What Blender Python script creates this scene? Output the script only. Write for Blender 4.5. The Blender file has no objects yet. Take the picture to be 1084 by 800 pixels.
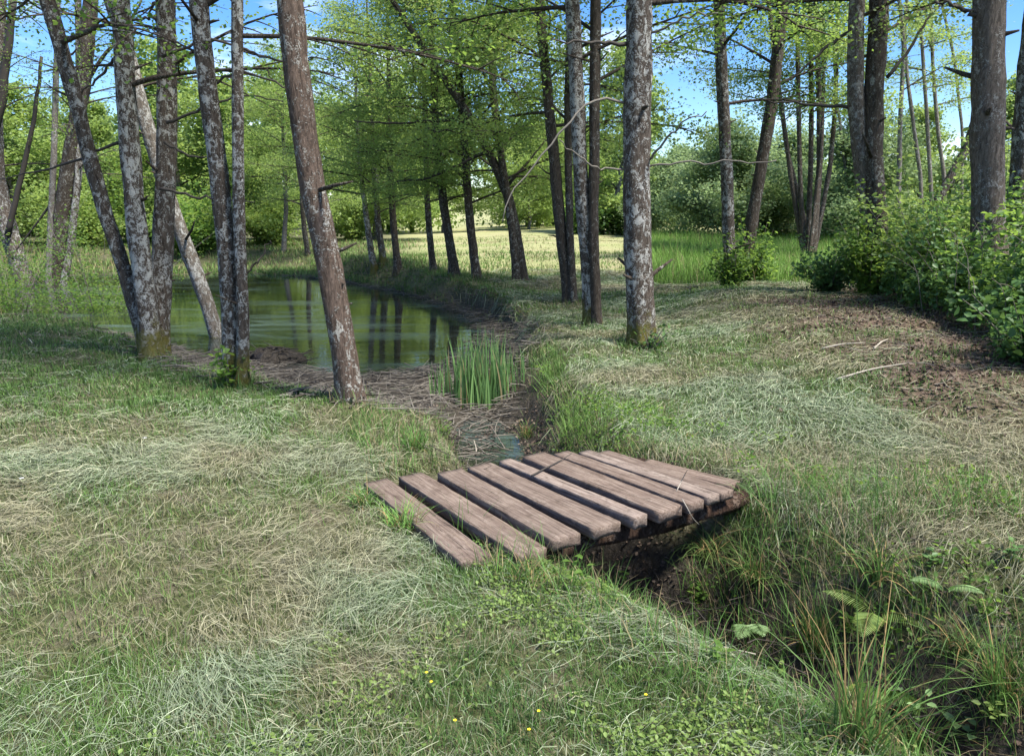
import bpy, math, random
import numpy as np
from mathutils import Vector, Matrix
R = math.radians
random.seed(7); rng = np.random.default_rng(7)
scene = bpy.context.scene
col = scene.collection

# ------------------------------------------------------------------ camera, sky, sun, exposure
EYE = 1.6; PITCH = R(12.3); F = 800.0
cam = bpy.data.cameras.new("camera"); camo = bpy.data.objects.new("camera", cam); col.objects.link(camo)
camo.location = (0, 0, EYE); camo.rotation_euler = (R(90) - PITCH, 0, 0)
cam.sensor_width = 36; cam.lens = F / 1084 * 36; cam.clip_start = .05; cam.clip_end = 2000
scene.camera = camo
SUN_EL, SUN_AZ = 60, 122          # azimuth measured from straight ahead, negative = left
w = bpy.data.worlds.new("World"); scene.world = w; w.use_nodes = True
nt = w.node_tree; nt.nodes.clear()
def N(t, ty, **k):
    n = t.nodes.new(ty)
    for a, b in k.items(): setattr(n, a, b)
    return n
out = N(nt, 'ShaderNodeOutputWorld'); bg = N(nt, 'ShaderNodeBackground'); bg.inputs[1].default_value = .12
sky = N(nt, 'ShaderNodeTexSky', sky_type='NISHITA', sun_disc=False, sun_elevation=R(SUN_EL), sun_rotation=R(SUN_AZ))
sky.ozone_density = 4.0; sky.dust_density = .2; sky.air_density = 1.0
tc = N(nt, 'ShaderNodeTexCoord'); mp = N(nt, 'ShaderNodeMapping'); mp.inputs['Scale'].default_value = (1.6, 1.6, 5)
no = N(nt, 'ShaderNodeTexNoise'); no.inputs['Scale'].default_value = 1.7; no.inputs['Detail'].default_value = 8; no.inputs['Roughness'].default_value = .6
rp = N(nt, 'ShaderNodeValToRGB'); rp.color_ramp.elements[0].position = .50; rp.color_ramp.elements[1].position = .74
mx = N(nt, 'ShaderNodeMix', data_type='RGBA'); mx.inputs[7].default_value = (6.0, 6.5, 7.2, 1)
L = nt.links.new
L(tc.outputs['Generated'], mp.inputs[0]); L(mp.outputs[0], no.inputs[0]); L(no.outputs[0], rp.inputs[0])
hs = N(nt, 'ShaderNodeHueSaturation'); hs.inputs['Hue'].default_value = .512; hs.inputs['Saturation'].default_value = 1.32; hs.inputs['Value'].default_value = .80; L(sky.outputs[0], hs.inputs['Color'])
L(rp.outputs[0], mx.inputs[0]); L(hs.outputs[0], mx.inputs[6]); L(mx.outputs[2], bg.inputs[0]); L(bg.outputs[0], out.inputs[0])
sl = bpy.data.lights.new("sun", 'SUN'); so = bpy.data.objects.new("sun", sl); col.objects.link(so)
sl.energy = 4.4; sl.angle = R(12.0); sl.color = (1, .95, .86)
sd = Vector((math.sin(R(SUN_AZ)) * math.cos(R(SUN_EL)), math.cos(R(SUN_AZ)) * math.cos(R(SUN_EL)), math.sin(R(SUN_EL))))
so.rotation_euler = sd.to_track_quat('Z', 'Y').to_euler(); so.location = (-10, 10, 40)
vs = scene.view_settings
vs.view_transform = 'Standard'; vs.look = 'None'; vs.gamma = 1; vs.exposure = 1.42; vs.use_curve_mapping = False
cy = scene.cycles
cy.max_bounces = 8; cy.diffuse_bounces = 5; cy.glossy_bounces = 2; cy.transmission_bounces = 4; cy.transparent_max_bounces = 4
cy.use_denoising = True; cy.caustics_reflective = False; cy.caustics_refractive = False

# ------------------------------------------------------------------ pixel rays
CP, SP = math.cos(PITCH), math.sin(PITCH)
def ray(x, y):
    u = (x - 542) / F; v = (400 - y) / F
    return np.array([u, CP + v * SP, -SP + v * CP])
def at_z(x, y, z):
    d = ray(x, y); t = (z - EYE) / d[2]; return np.array([0, 0, EYE]) + d * t
def at_Y(x, y, Y):
    d = ray(x, y); return np.array([0, 0, EYE]) + d * (Y / d[1])

# ------------------------------------------------------------------ noise
def _h(ix, iy, s):
    n = (ix.astype(np.int64) * 374761393 + iy.astype(np.int64) * 668265263 + s * 1442695041) & 0x7fffffff
    n = ((n ^ (n >> 13)) * 1274126177) & 0x7fffffff
    return ((n ^ (n >> 16)) & 0xffff) / 65535.0
def vnoise(x, y, s=0):
    x = np.asarray(x, float); y = np.asarray(y, float)
    ix = np.floor(x); iy = np.floor(y); fx = x - ix; fy = y - iy
    fx = fx * fx * (3 - 2 * fx); fy = fy * fy * (3 - 2 * fy)
    a = _h(ix, iy, s); b = _h(ix + 1, iy, s); c = _h(ix, iy + 1, s); d = _h(ix + 1, iy + 1, s)
    return (a + (b - a) * fx) * (1 - fy) + (c + (d - c) * fx) * fy
def fbm(x, y, s=0, o=4):
    v = 0; a = .5; t = 0
    for i in range(o):
        v = v + a * vnoise(x * 2 ** i, y * 2 ** i, s + i * 17); t += a; a *= .55
    return v / t
def smooth(a, b, x):
    t = np.clip((x - a) / (b - a), 0, 1); return t * t * (3 - 2 * t)

# ------------------------------------------------------------------ terrain
ZW = -.52
wpx = [(-700, 352), (-200, 345), (60, 349), (130, 358), (200, 377), (300, 390), (370, 399), (430, 397), (480, 388), (512, 370), (522, 350),
       (503, 333), (450, 315), (385, 301), (320, 293), (270, 290), (180, 291), (60, 292), (-200, 294), (-700, 298)]
WP = np.array([at_z(x, y, ZW)[:2] for x, y in wpx])
bpx = [(-700, 335), (-200, 326), (0, 329), (80, 341), (130, 362), (165, 383), (240, 404), (300, 417), (370, 429), (446, 447), (480, 461), (492, 484)]
BP = [at_z(x, y, 0)[:2] for x, y in bpx]
BP += [np.array(p) for p in [(-.28, 5.9), (-.14, 6.6), (.02, 7.6), (.34, 8.9), (.48, 10.5), (.35, 12.5), (-.2, 15.3), (-1.6, 19), (-3.6, 23.3), (-6.2, 28), (-10, 33.5), (-18, 35.5), (-34, 36), (-70, 34)]]
BP = np.array(BP)
def seg_dist(P, A, B):
    d = B - A; t = np.clip(((P - A) @ d) / (d @ d), 0, 1)
    return np.hypot(*(P - A - t[:, None] * d).T)
def inside(P, poly):
    c = np.zeros(len(P), bool); n = len(poly)
    for i in range(n):
        a, b = poly[i], poly[(i + 1) % n]
        if a[1] == b[1]: continue
        m = ((a[1] > P[:, 1]) != (b[1] > P[:, 1])) & (P[:, 0] < (b[0] - a[0]) * (P[:, 1] - a[1]) / (b[1] - a[1]) + a[0])
        c ^= m
    return c
def pdist(P, poly):
    d = np.full(len(P), 1e9)
    for i in range(len(poly)): d = np.minimum(d, seg_dist(P, poly[i], poly[(i + 1) % len(poly)]))
    return d
DC = np.array([(3.6, .2), (2.6, 1.35), (1.75, 2.4), (1.2, 3.02), (.68, 3.75), (.13, 4.6), (-.20, 5.5), (-.36, 6.7), (-.45, 8.4)])
def ditch(P):
    """signed distance from ditch centre line (+ = far/right side) and the way along it"""
    best = np.full(len(P), 1e9); sg = np.zeros(len(P)); al = np.zeros(len(P)); acc = 0
    for i in range(len(DC) - 1):
        A, B = DC[i], DC[i + 1]; d = B - A; l = np.hypot(*d)
        t = np.clip(((P - A) @ d) / (d @ d), 0, 1); v = P - A - t[:, None] * d; q = np.hypot(*v.T)
        s = np.sign(d[0] * v[:, 1] - d[1] * v[:, 0]); m = q < best
        best[m] = q[m]; sg[m] = -s[m]; al[m] = acc + t[m] * l; acc += l
    return best * sg, al
def terrain(X, Y, full=False):
    X = np.atleast_1d(np.asarray(X, float)).ravel(); Y = np.atleast_1d(np.asarray(Y, float)).ravel()
    P = np.stack([X, Y], 1)
    z = (fbm(X * .22 + 5, Y * .22, 1, 3) - .5) * .3 * smooth(3, 12, np.hypot(X, Y))
    z += (fbm(X * 1.3, Y * 1.3, 9, 4) - .5) * .10 + (fbm(X * 5, Y * 5, 19, 3) - .5) * .035
    z += .0105 * np.clip(Y - 22, 0, 60) * smooth(-9, 2, X) + smooth(95, 170, np.hypot(X, Y)) * 4
    # bank on the right
    foot = np.interp(Y, [0, 3, 6, 10.4, 20, 40], [3.6, 3.75, 4.0, 5.0, 8.1, 16])
    bank = smooth(0, 3.4, X - foot) * 1.12 * (1 - smooth(24, 32, Y)) * (1 - smooth(11, 16, X) * .4)
    z += bank
    z += .2 * smooth(.2, 1.2, X - 1.2) * smooth(10, 6, Y) * smooth(3, 4.5, Y) * .5
    z += .28 * smooth(1.6, 4.4, X) * smooth(4.2, 6.5, Y) * (1 - smooth(13, 18, Y))
    z += .10 * np.exp(-((X - .7) ** 2 + (Y - 8.9) ** 2) / 1.8)
    bq = np.hypot((X - .45) * .84 + (Y - 4.1) * .54, 1.25 * ((X - .45) * -.54 + (Y - 4.1) * .84)); z = z * smooth(1.15, 2.0, bq) - .014 * smooth(1.9, 1.3, bq)
    # ditch
    sd_, al = ditch(P); wig = (fbm(X * 2.2, Y * 2.2, 33, 3) - .5) * .3
    s = np.where(sd_ < 0, (-sd_ + wig * .6 - np.interp(al, [0, 4.6, 6], [.20, .20, .08])) / np.interp(al, [0, 4.6, 6], [.50, .50, .34]), (sd_ + wig - .16) / np.interp(al, [0, 2, 4, 6, 8], [1.1, 1.0, .72, .8, 1.0])); s = np.clip(s, 0, 1)
    dep = np.interp(al, [0, 3.5, 5.5, 8, 9.5], [.86, .86, .80, .58, .50]) * (1 - smooth(1.8, 1.0, Y) * .2)
    cut = (1 - s * s * (3 - 2 * s)); zd = z * (1 - cut) + (-dep + (fbm(X * 4, Y * 4, 41, 3) - .5) * .12) * cut
    z = np.where(cut > 0, zd, z)
    # pond
    inW = inside(P, WP); inB = inside(P, BP); dW = pdist(P, WP); dB = pdist(P, BP)
    dB = np.where(inB, dB, 0)
    s = dW / (dW + dB + 1e-6); s = np.clip(s + (fbm(X * 1.4, Y * 1.4, 51, 4) - .5) * .25 * (s > 0.02) * (s < .98), 0, 1)
    prof = np.where(s < .62, s * .22, .1364 + (s - .62) / .38 * .8636)
    zb = ZW + .015 + (z - ZW) * prof + (fbm(X * 3, Y * 3, 55, 4) - .5) * .13 * (1 - s)
    zi = ZW - .05 - np.clip(dW, 0, 4) * .25
    z = np.where(inW, zi, np.where(inB, np.minimum(zb, z + .02), z))
    if not full: return z
    mud = np.where(inW, 1, np.where(inB, smooth(.93, .7, s), 0)); mud = np.maximum(mud, smooth(.22, .55, cut) * .97)
    litter = smooth(-2.0, -.1, X - foot + (fbm(X * .9, Y * .9, 61, 4) - .5) * 3) * (1 - smooth(14, 19, Y)) * smooth(4.0, 6.2, Y)
    mud = mud * np.where(inW, 1, 1 - .95 * smooth(16, 22, Y - .25 * X))
    return z, mud, litter, cut, bank, inB, foot
def zt(x, y): return float(terrain(x, y)[0])
def hit(x, y):
    d = ray(x, y); ts = np.geomspace(1.2, 140, 2500); P = np.array([0, 0, EYE]) + d * ts[:, None]
    h = terrain(P[:, 0], P[:, 1]); k = np.argmax(P[:, 2] < h); return P[k]

# ------------------------------------------------------------------ mesh tools
def build(name, V, Fs, mat, parent=None, loc=None, attrs=None, smooth_=False, link=True):
    """V (n,3), Fs list of int arrays (k,m); attrs {name: (domain, type, data)}"""
    V = np.asarray(V, np.float32)
    if loc is not None: V = V - np.asarray(loc, np.float32)
    me = bpy.data.meshes.new(name); me.vertices.add(len(V)); me.vertices.foreach_set('co', V.ravel())
    Fs = [np.asarray(f) for f in Fs if len(f)]
    idx = np.concatenate([f.ravel() for f in Fs]).astype(np.int32)
    tot = np.concatenate([np.full(len(f), f.shape[1]) for f in Fs]).astype(np.int32)
    st = np.concatenate([[0], np.cumsum(tot)[:-1]]).astype(np.int32)
    me.loops.add(len(idx)); me.loops.foreach_set('vertex_index', idx)
    me.polygons.add(len(tot)); me.polygons.foreach_set('loop_start', st)
    me.update(calc_edges=True); me.validate()
    if smooth_: me.polygons.foreach_set('use_smooth', np.ones(len(me.polygons), bool))
    for k, (dom, ty, data) in (attrs or {}).items():
        a = me.attributes.new(k, ty, dom)
        a.data.foreach_set('color' if 'COLOR' in ty else 'value', np.asarray(data, np.float32).ravel())
    if mat: me.materials.append(mat)
    o = bpy.data.objects.new(name, me)
    if link: col.objects.link(o)
    if loc is not None: o.location = loc
    if parent: o.parent = parent; o.location = Vector(loc) - parent.location if loc is not None else (0, 0, 0)
    return o
def empty(name, loc, label, cat, group=None):
    o = bpy.data.objects.new(name, None); col.objects.link(o); o.location = loc; o.empty_display_size = .2
    return tag(o, label, cat, group)
def tag(o, label=None, cat=None, group=None, kind=None):
    if label: o['label'] = label
    if cat: o['category'] = cat
    if group: o['group'] = group
    if kind: o['kind'] = kind
    return o
class MB:
    def __init__(s): s.V = []; s.F = {}; s.n = 0
    def add(s, V, Fs):
        for f in Fs:
            f = np.asarray(f); s.F.setdefault(f.shape[1], []).append(f + s.n)
        s.V.append(np.asarray(V, float)); s.n += len(V)
    def out(s): return np.concatenate(s.V), [np.concatenate(f) for f in s.F.values()]
    def build(s, name, mat, parent=None, loc=None, **k):
        V, Fs = s.out(); return build(name, V, Fs, mat, parent, loc, **k)
def tube(P, r, n=8, rough=0, seed=0, cap=True):
    P = np.asarray(P, float); r = np.asarray(r, float) * np.ones(len(P)); m = len(P)
    T = np.gradient(P, axis=0); T /= np.linalg.norm(T, axis=1)[:, None] + 1e-9
    ref = np.array([1., 0, 0]) if abs(T[0][0]) < .8 else np.array([0, 1., 0])
    A = np.cross(T, ref); A /= np.linalg.norm(A, axis=1)[:, None]; B = np.cross(T, A)
    a = np.arange(n) / n * 2 * np.pi
    rr = r[:, None] * np.ones((m, n))
    if rough:
        k = np.arange(m)[:, None] * np.ones((1, n)); g = vnoise(k * .45 + seed * 7, np.cos(a)[None] * 1.4 + np.sin(a)[None] * 2.3 + 20, seed) - .5
        rr = rr * (1 + rough * 2 * g)
    V = (P[:, None] + rr[..., None] * (np.cos(a)[None, :, None] * A[:, None] + np.sin(a)[None, :, None] * B[:, None])).reshape(-1, 3)
    i = np.arange(m - 1)[:, None] * n; j = np.arange(n)[None]; j2 = (j + 1) % n
    Q = np.stack([i + j, i + j2, i + n + j2, i + n + j], -1).reshape(-1, 4)
    Fs = [Q]
    if cap:
        V = np.concatenate([V, P[:1], P[-1:]]); c0 = m * n; jj = np.arange(n); jk = (jj + 1) % n
        Fs.append(np.concatenate([np.stack([jk, jj, np.full(n, c0)], 1), np.stack([(m - 1) * n + jj, (m - 1) * n + jk, np.full(n, c0 + 1)], 1)]))
    return V, Fs
def resample(P, n):
    P = np.asarray(P, float); d = np.concatenate([[0], np.cumsum(np.linalg.norm(np.diff(P, axis=0), axis=1))])
    t = np.linspace(0, d[-1], n)
    # smooth (cosine-free) interpolation through the points by repeated averaging
    Q = np.stack([np.interp(t, d, P[:, k]) for k in range(P.shape[1])], 1)
    for _ in range(max(1, n // 12)): Q[1:-1] = (Q[:-2] + 2 * Q[1:-1] + Q[2:]) / 4
    return Q
def unit(v): return v / (np.linalg.norm(v, axis=-1, keepdims=True) + 1e-9)
def leaves(C, D, Nn, L_, W_, six=False):
    """leaf faces: centres C, directions D, normals Nn, lengths, widths"""
    D = unit(D); S = unit(np.cross(D, Nn)); Nn = np.cross(S, D)
    L_ = (L_ * np.ones(len(C)))[:, None]; W_ = (W_ * np.ones(len(C)))[:, None]; n = len(C)
    if not six:
        V = np.stack([C - D * L_ * .5, C + S * W_ * .5 + Nn * W_ * .12 + D * L_ * .03, C + D * L_ * .5, C - S * W_ * .5 + Nn * W_ * .12 + D * L_ * .03], 1).reshape(-1, 3)
        return V, [np.arange(n * 4).reshape(-1, 4)]
    V = np.stack([C - D * L_ * .5, C - D * L_ * .18 + S * W_ * .48 + Nn * W_ * .13, C + D * L_ * .2 + S * W_ * .36 + Nn * W_ * .1,
                  C + D * L_ * .5 - Nn * L_ * .06, C + D * L_ * .2 - S * W_ * .36 + Nn * W_ * .1, C - D * L_ * .18 - S * W_ * .48 + Nn * W_ * .13], 1).reshape(-1, 3)
    b = np.arange(n)[:, None] * 6
    return V, [np.concatenate([b + np.array([[0, 1, 2, 3]]), b + np.array([[0, 3, 4, 5]])])]
def blades(P, H, W_, az, lean, curve, seg=2, side=None):
    """grass blades: base P, length H, width, azimuth of lean, lean angle at base (0 up), extra bend"""
    n = len(P); k = np.arange(seg + 1) / seg
    ang = lean[:, None] + curve[:, None] * k[None]
    stp = (H / seg)[:, None]
    hx = np.concatenate([np.zeros((n, 1)), np.cumsum(np.sin((ang[:, :-1] + ang[:, 1:]) / 2) * stp, 1)], 1)
    hz = np.concatenate([np.zeros((n, 1)), np.cumsum(np.cos((ang[:, :-1] + ang[:, 1:]) / 2) * stp, 1)], 1)
    dx, dy = np.cos(az), np.sin(az)
    side = (az + np.pi / 2 + rng.normal(0, .5, n)) if side is None else side
    C = np.stack([P[:, :1] + hx * dx[:, None], P[:, 1:2] + hx * dy[:, None], P[:, 2:] + hz], -1)
    S = np.stack([np.cos(side), np.sin(side), np.zeros(n)], 1)[:, None] * (W_[:, None] * .5 * (1 - k[None] ** 1.6 * .95))[..., None]
    V = np.stack([C - S, C + S], 2).reshape(n, -1, 3); m = 2 * (seg + 1)
    b = np.arange(n)[:, None, None] * m + (np.arange(seg) * 2)[None, :, None]
    Fq = (b + np.array([0, 1, 3, 2])[None, None]).reshape(-1, 4)
    return V.reshape(-1, 3), [Fq]

# ------------------------------------------------------------------ materials
def mat(name):
    m = bpy.data.materials.new(name); m.use_nodes = True; m.node_tree.nodes.clear()
    return m, m.node_tree
def ramp(t, fac, stops):
    r = N(t, 'ShaderNodeValToRGB'); e = r.color_ramp.elements
    while len(e) < len(stops): e.new(.5)
    for i, (p, c) in enumerate(stops): e[i].position = p; e[i].color = (*c, 1) if len(c) == 3 else c
    t.links.new(fac, r.inputs[0]); return r.outputs[0]
def noise(t, vec, scale, detail=4, rough=.55, dist=0):
    n = N(t, 'ShaderNodeTexNoise'); n.inputs['Scale'].default_value = scale; n.inputs['Detail'].default_value = detail
    n.inputs['Roughness'].default_value = rough; n.inputs['Distortion'].default_value = dist
    if vec is not None: t.links.new(vec, n.inputs['Vector'])
    return n.outputs[0]
def mixc(t, f, a, b, mode='MIX'):
    m = N(t, 'ShaderNodeMix', data_type='RGBA', blend_type=mode)
    for i, v in ((0, f), (6, a), (7, b)):
        if isinstance(v, (int, float)): m.inputs[i].default_value = v
        elif isinstance(v, tuple): m.inputs[i].default_value = (*v, 1)
        else: t.links.new(v, m.inputs[i])
    return m.outputs[2]
def mth(t, op, a, b=0.0):
    m = N(t, 'ShaderNodeMath', operation=op)
    for i, v in ((0, a), (1, b)):
        if isinstance(v, (int, float)): m.inputs[i].default_value = v
        else: t.links.new(v, m.inputs[i])
    return m.outputs[0]
def scaled(t, vec, s):
    m = N(t, 'ShaderNodeMapping'); m.inputs['Scale'].default_value = s; t.links.new(vec, m.inputs[0]); return m.outputs[0]
def princ(t, c, rough=.8, bump=None, bs=.5, bd=.02, spec=.3):
    p = N(t, 'ShaderNodeBsdfPrincipled'); p.inputs['Specular IOR Level'].default_value = spec
    if isinstance(rough, (int, float)): p.inputs['Roughness'].default_value = rough
    else: t.links.new(rough, p.inputs['Roughness'])
    if isinstance(c, tuple): p.inputs['Base Color'].default_value = (*c, 1)
    else: t.links.new(c, p.inputs['Base Color'])
    if bump is not None:
        b = N(t, 'ShaderNodeBump'); b.inputs['Strength'].default_value = bs; b.inputs['Distance'].default_value = bd
        t.links.new(bump, b.inputs['Height']); t.links.new(b.outputs[0], p.inputs['Normal'])
    return p
def finish(t, sh):
    o = N(t, 'ShaderNodeOutputMaterial'); t.links.new(sh, o.inputs[0])
def attr(t, name):
    a = N(t, 'ShaderNodeAttribute'); a.attribute_name = name; return a
def leaf_mat(name, cols, trans=.45, tcol=(.25, .42, .05), rough=.5):
    m, t = mat(name); f = attr(t, 'rnd').outputs['Fac']
    c = ramp(t, f, [(i / (len(cols) - 1), k) for i, k in enumerate(cols)])
    p = princ(t, c, rough, spec=.35); tr = N(t, 'ShaderNodeBsdfTranslucent')
    t.links.new(mixc(t, .5, c, tcol), tr.inputs[0])
    ms = N(t, 'ShaderNodeMixShader'); ms.inputs[0].default_value = trans
    t.links.new(p.outputs[0], ms.inputs[1]); t.links.new(tr.outputs[0], ms.inputs[2]); finish(t, ms.outputs[0]); return m
def blade_mat(name, trans=.3):
    m, t = mat(name); c = attr(t, 'col').outputs['Color']
    p = princ(t, c, .6, spec=.25); tr = N(t, 'ShaderNodeBsdfTranslucent'); t.links.new(c, tr.inputs[0])
    ms = N(t, 'ShaderNodeMixShader'); ms.inputs[0].default_value = trans
    t.links.new(p.outputs[0], ms.inputs[1]); t.links.new(tr.outputs[0], ms.inputs[2]); finish(t, ms.outputs[0]); return m
def bark_mat(name, dark, mid, lichen, amount, moss=.52, scale=1.):
    m, t = mat(name); tc = N(t, 'ShaderNodeTexCoord'); oc = tc.outputs['Object']
    oi = N(t, 'ShaderNodeObjectInfo')
    off = N(t, 'ShaderNodeVectorMath', operation='ADD'); t.links.new(oc, off.inputs[0])
    cx = N(t, 'ShaderNodeCombineXYZ'); t.links.new(mth(t, 'MULTIPLY', oi.outputs['Random'], 37.), cx.inputs[0]); t.links.new(cx.outputs[0], off.inputs[1])
    v = off.outputs[0]
    st = scaled(t, v, (1, 1, .22))
    fis = noise(t, st, 46 * scale, 7, .72, .7)
    base = ramp(t, fis, [(.36, dark), (.6, mid), (.8, tuple(min(1, k * 1.5) for k in mid))])
    pv = scaled(t, v, (1, 1, .75)); pat = noise(t, pv, 15 * scale, 6, .68, .8); fine = noise(t, v, 75 * scale, 4, .65); brd = noise(t, v, 2.2, 3, .5)
    pat = mth(t, 'ADD', mth(t, 'MULTIPLY', pat, .86), mth(t, 'MULTIPLY', brd, .14 * 1.6)); pat = mth(t, 'SUBTRACT', pat, mth(t, 'ADD', .015, mth(t, 'MULTIPLY', oi.outputs['Random'], .05)))
    mask = ramp(t, mth(t, 'ADD', mth(t, 'MULTIPLY', pat, .72), mth(t, 'MULTIPLY', fine, .36)), [(amount, (0, 0, 0)), (amount + .045, (1, 1, 1))])
    lc = mixc(t, noise(t, v, 60, 3), tuple(k * .62 for k in lichen), lichen)
    c = mixc(t, mth(t, 'MULTIPLY', mask, .9), base, lc)
    sx = N(t, 'ShaderNodeSeparateXYZ'); t.links.new(oc, sx.inputs[0])
    mz = mth(t, 'SUBTRACT', mth(t, 'ADD', moss, mth(t, 'MULTIPLY', noise(t, v, 9, 6, .7), 1.1)), mth(t, 'ADD', sx.outputs[2], .53))
    mm = ramp(t, mth(t, 'MULTIPLY', mz, 3), [(0, (0, 0, 0)), (.6, (.92,) * 3)])
    mc = mixc(t, noise(t, v, 25, 3), (.05, .06, .012), (.21, .18, .045))
    c = mixc(t, mm, c, mc)
    ht = mth(t, 'ADD', fis, mth(t, 'MULTIPLY', mask, .25))
    finish(t, princ(t, c, .9, ht, 1.0, .035, .12).outputs[0]); return m

M = {}
M['bark_lichen'] = bark_mat('bark_lichen', (.028, .021, .016), (.13, .105, .084), (.56, .55, .50), .543)
M['bark_pale'] = bark_mat('bark_pale', (.06, .05, .04), (.19, .16, .13), (.50, .49, .45), .528)
M['bark_brown'] = bark_mat('bark_brown', (.04, .028, .021), (.165, .12, .092), (.54, .52, .46), .568, .12)
M['bark_stout'] = bark_mat('bark_stout', (.045, .036, .029), (.19, .155, .125), (.46, .44, .40), .565, .1)
M['bark_dark'] = bark_mat('bark_dark', (.024, .019, .014), (.10, .08, .063), (.40, .39, .34), .585, .1)
M['bark_grey'] = bark_mat('bark_grey', (.07, .06, .05), (.2, .18, .155), (.42, .41, .38), .555, -.3)
M['bark_limb'] = bark_mat('bark_limb', (.024, .019, .014), (.10, .08, .063), (.40, .39, .34), .6, -30)
M['leaf_alder'] = leaf_mat('leaf_alder', [(.045, .09, .018), (.075, .15, .028), (.115, .21, .04), (.16, .26, .06)], .55, (.42, .6, .10))
M['leaf_dark'] = leaf_mat('leaf_dark', [(.025, .055, .014), (.045, .095, .022), (.07, .14, .032), (.10, .18, .045)], .42, (.2, .34, .06))
M['leaf_light'] = leaf_mat('leaf_light', [(.11, .17, .045), (.17, .25, .06), (.23, .33, .09), (.30, .40, .13)], .5, (.5, .64, .15))
M['leaf_willow'] = leaf_mat('leaf_willow', [(.11, .17, .07), (.17, .25, .11), (.24, .33, .15), (.31, .39, .21)], .5, (.42, .55, .22))
M['leaf_bramble'] = leaf_mat('leaf_bramble', [(.022, .055, .016), (.05, .11, .03), (.085, .17, .05), (.15, .25, .085)], .35, (.22, .38, .08))
M['leaf_pale'] = leaf_mat('leaf_pale', [(.12, .22, .07), (.2, .32, .12), (.26, .38, .17)], .35, (.3, .42, .15))
M['litter'] = leaf_mat('litter', [(.035, .025, .018), (.075, .052, .038), (.13, .095, .07), (.2, .16, .125)], .05, (.1, .06, .03), .9)
M['blade'] = blade_mat('blade'); M['hay'] = blade_mat('hay', .12)

# ground
m, t = mat('ground_soil_and_turf'); tc = N(t, 'ShaderNodeTexCoord'); v = tc.outputs['Object']
mud = attr(t, 'mud').outputs['Fac']; lit = attr(t, 'litter').outputs['Fac']; fld = attr(t, 'field').outputs['Fac']
n1 = noise(t, v, 3.5, 6, .62); n2 = noise(t, v, 28, 6, .68); n3 = noise(t, v, .35, 4, .6)
turf = ramp(t, n2, [(.25, (.022, .028, .010)), (.5, (.06, .07, .025)), (.72, (.12, .125, .06))])
dry = ramp(t, n2, [(.25, (.045, .036, .024)), (.5, (.11, .095, .06)), (.75, (.23, .205, .145))])
g = mixc(t, ramp(t, n1, [(.45, (0, 0, 0)), (.66, (1, 1, 1))]), turf, dry)
field = mixc(t, ramp(t, noise(t, scaled(t, v, (.25, 1, 1)), .55, 5, .6), [(.35, (0, 0, 0)), (.65, (1, 1, 1))]), (.21, .24, .09), (.30, .275, .15))
g = mixc(t, fld, g, field)
soil = ramp(t, n2, [(.25, (.013, .011, .009)), (.55, (.044, .036, .028)), (.8, (.11, .093, .074))])
g = mixc(t, lit, g, ramp(t, n2, [(.25, (.035, .022, .016)), (.5, (.10, .068, .05)), (.78, (.21, .16, .12))]))
g = mixc(t, mud, g, soil)
M['ground'] = m; finish(t, princ(t, g, ramp(t, mud, [(0, (.95,) * 3), (1, (.62,) * 3)]), mth(t, 'ADD', n2, mth(t, 'MULTIPLY', n1, .5)), .9, .03, .2).outputs[0])
# water
m, t = mat('pond_water'); tc = N(t, 'ShaderNodeTexCoord'); v = tc.outputs['Object']
film = ramp(t, noise(t, scaled(t, v, (.3, 1, 1)), .9, 8, .72, 1.2), [(.48, (0, 0, 0)), (.70, (1, 1, 1))])
c = mixc(t, film, (.016, .02, .012), (.075, .11, .105))
p = princ(t, c, mth(t, 'ADD', .03, mth(t, 'MULTIPLY', film, .22)), noise(t, scaled(t, v, (1, 2.2, 1)), 2.2, 3, .5), .10, .03, .9)
p.inputs['IOR'].default_value = 1.45; M['water'] = m; finish(t, p.outputs[0])
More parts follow.
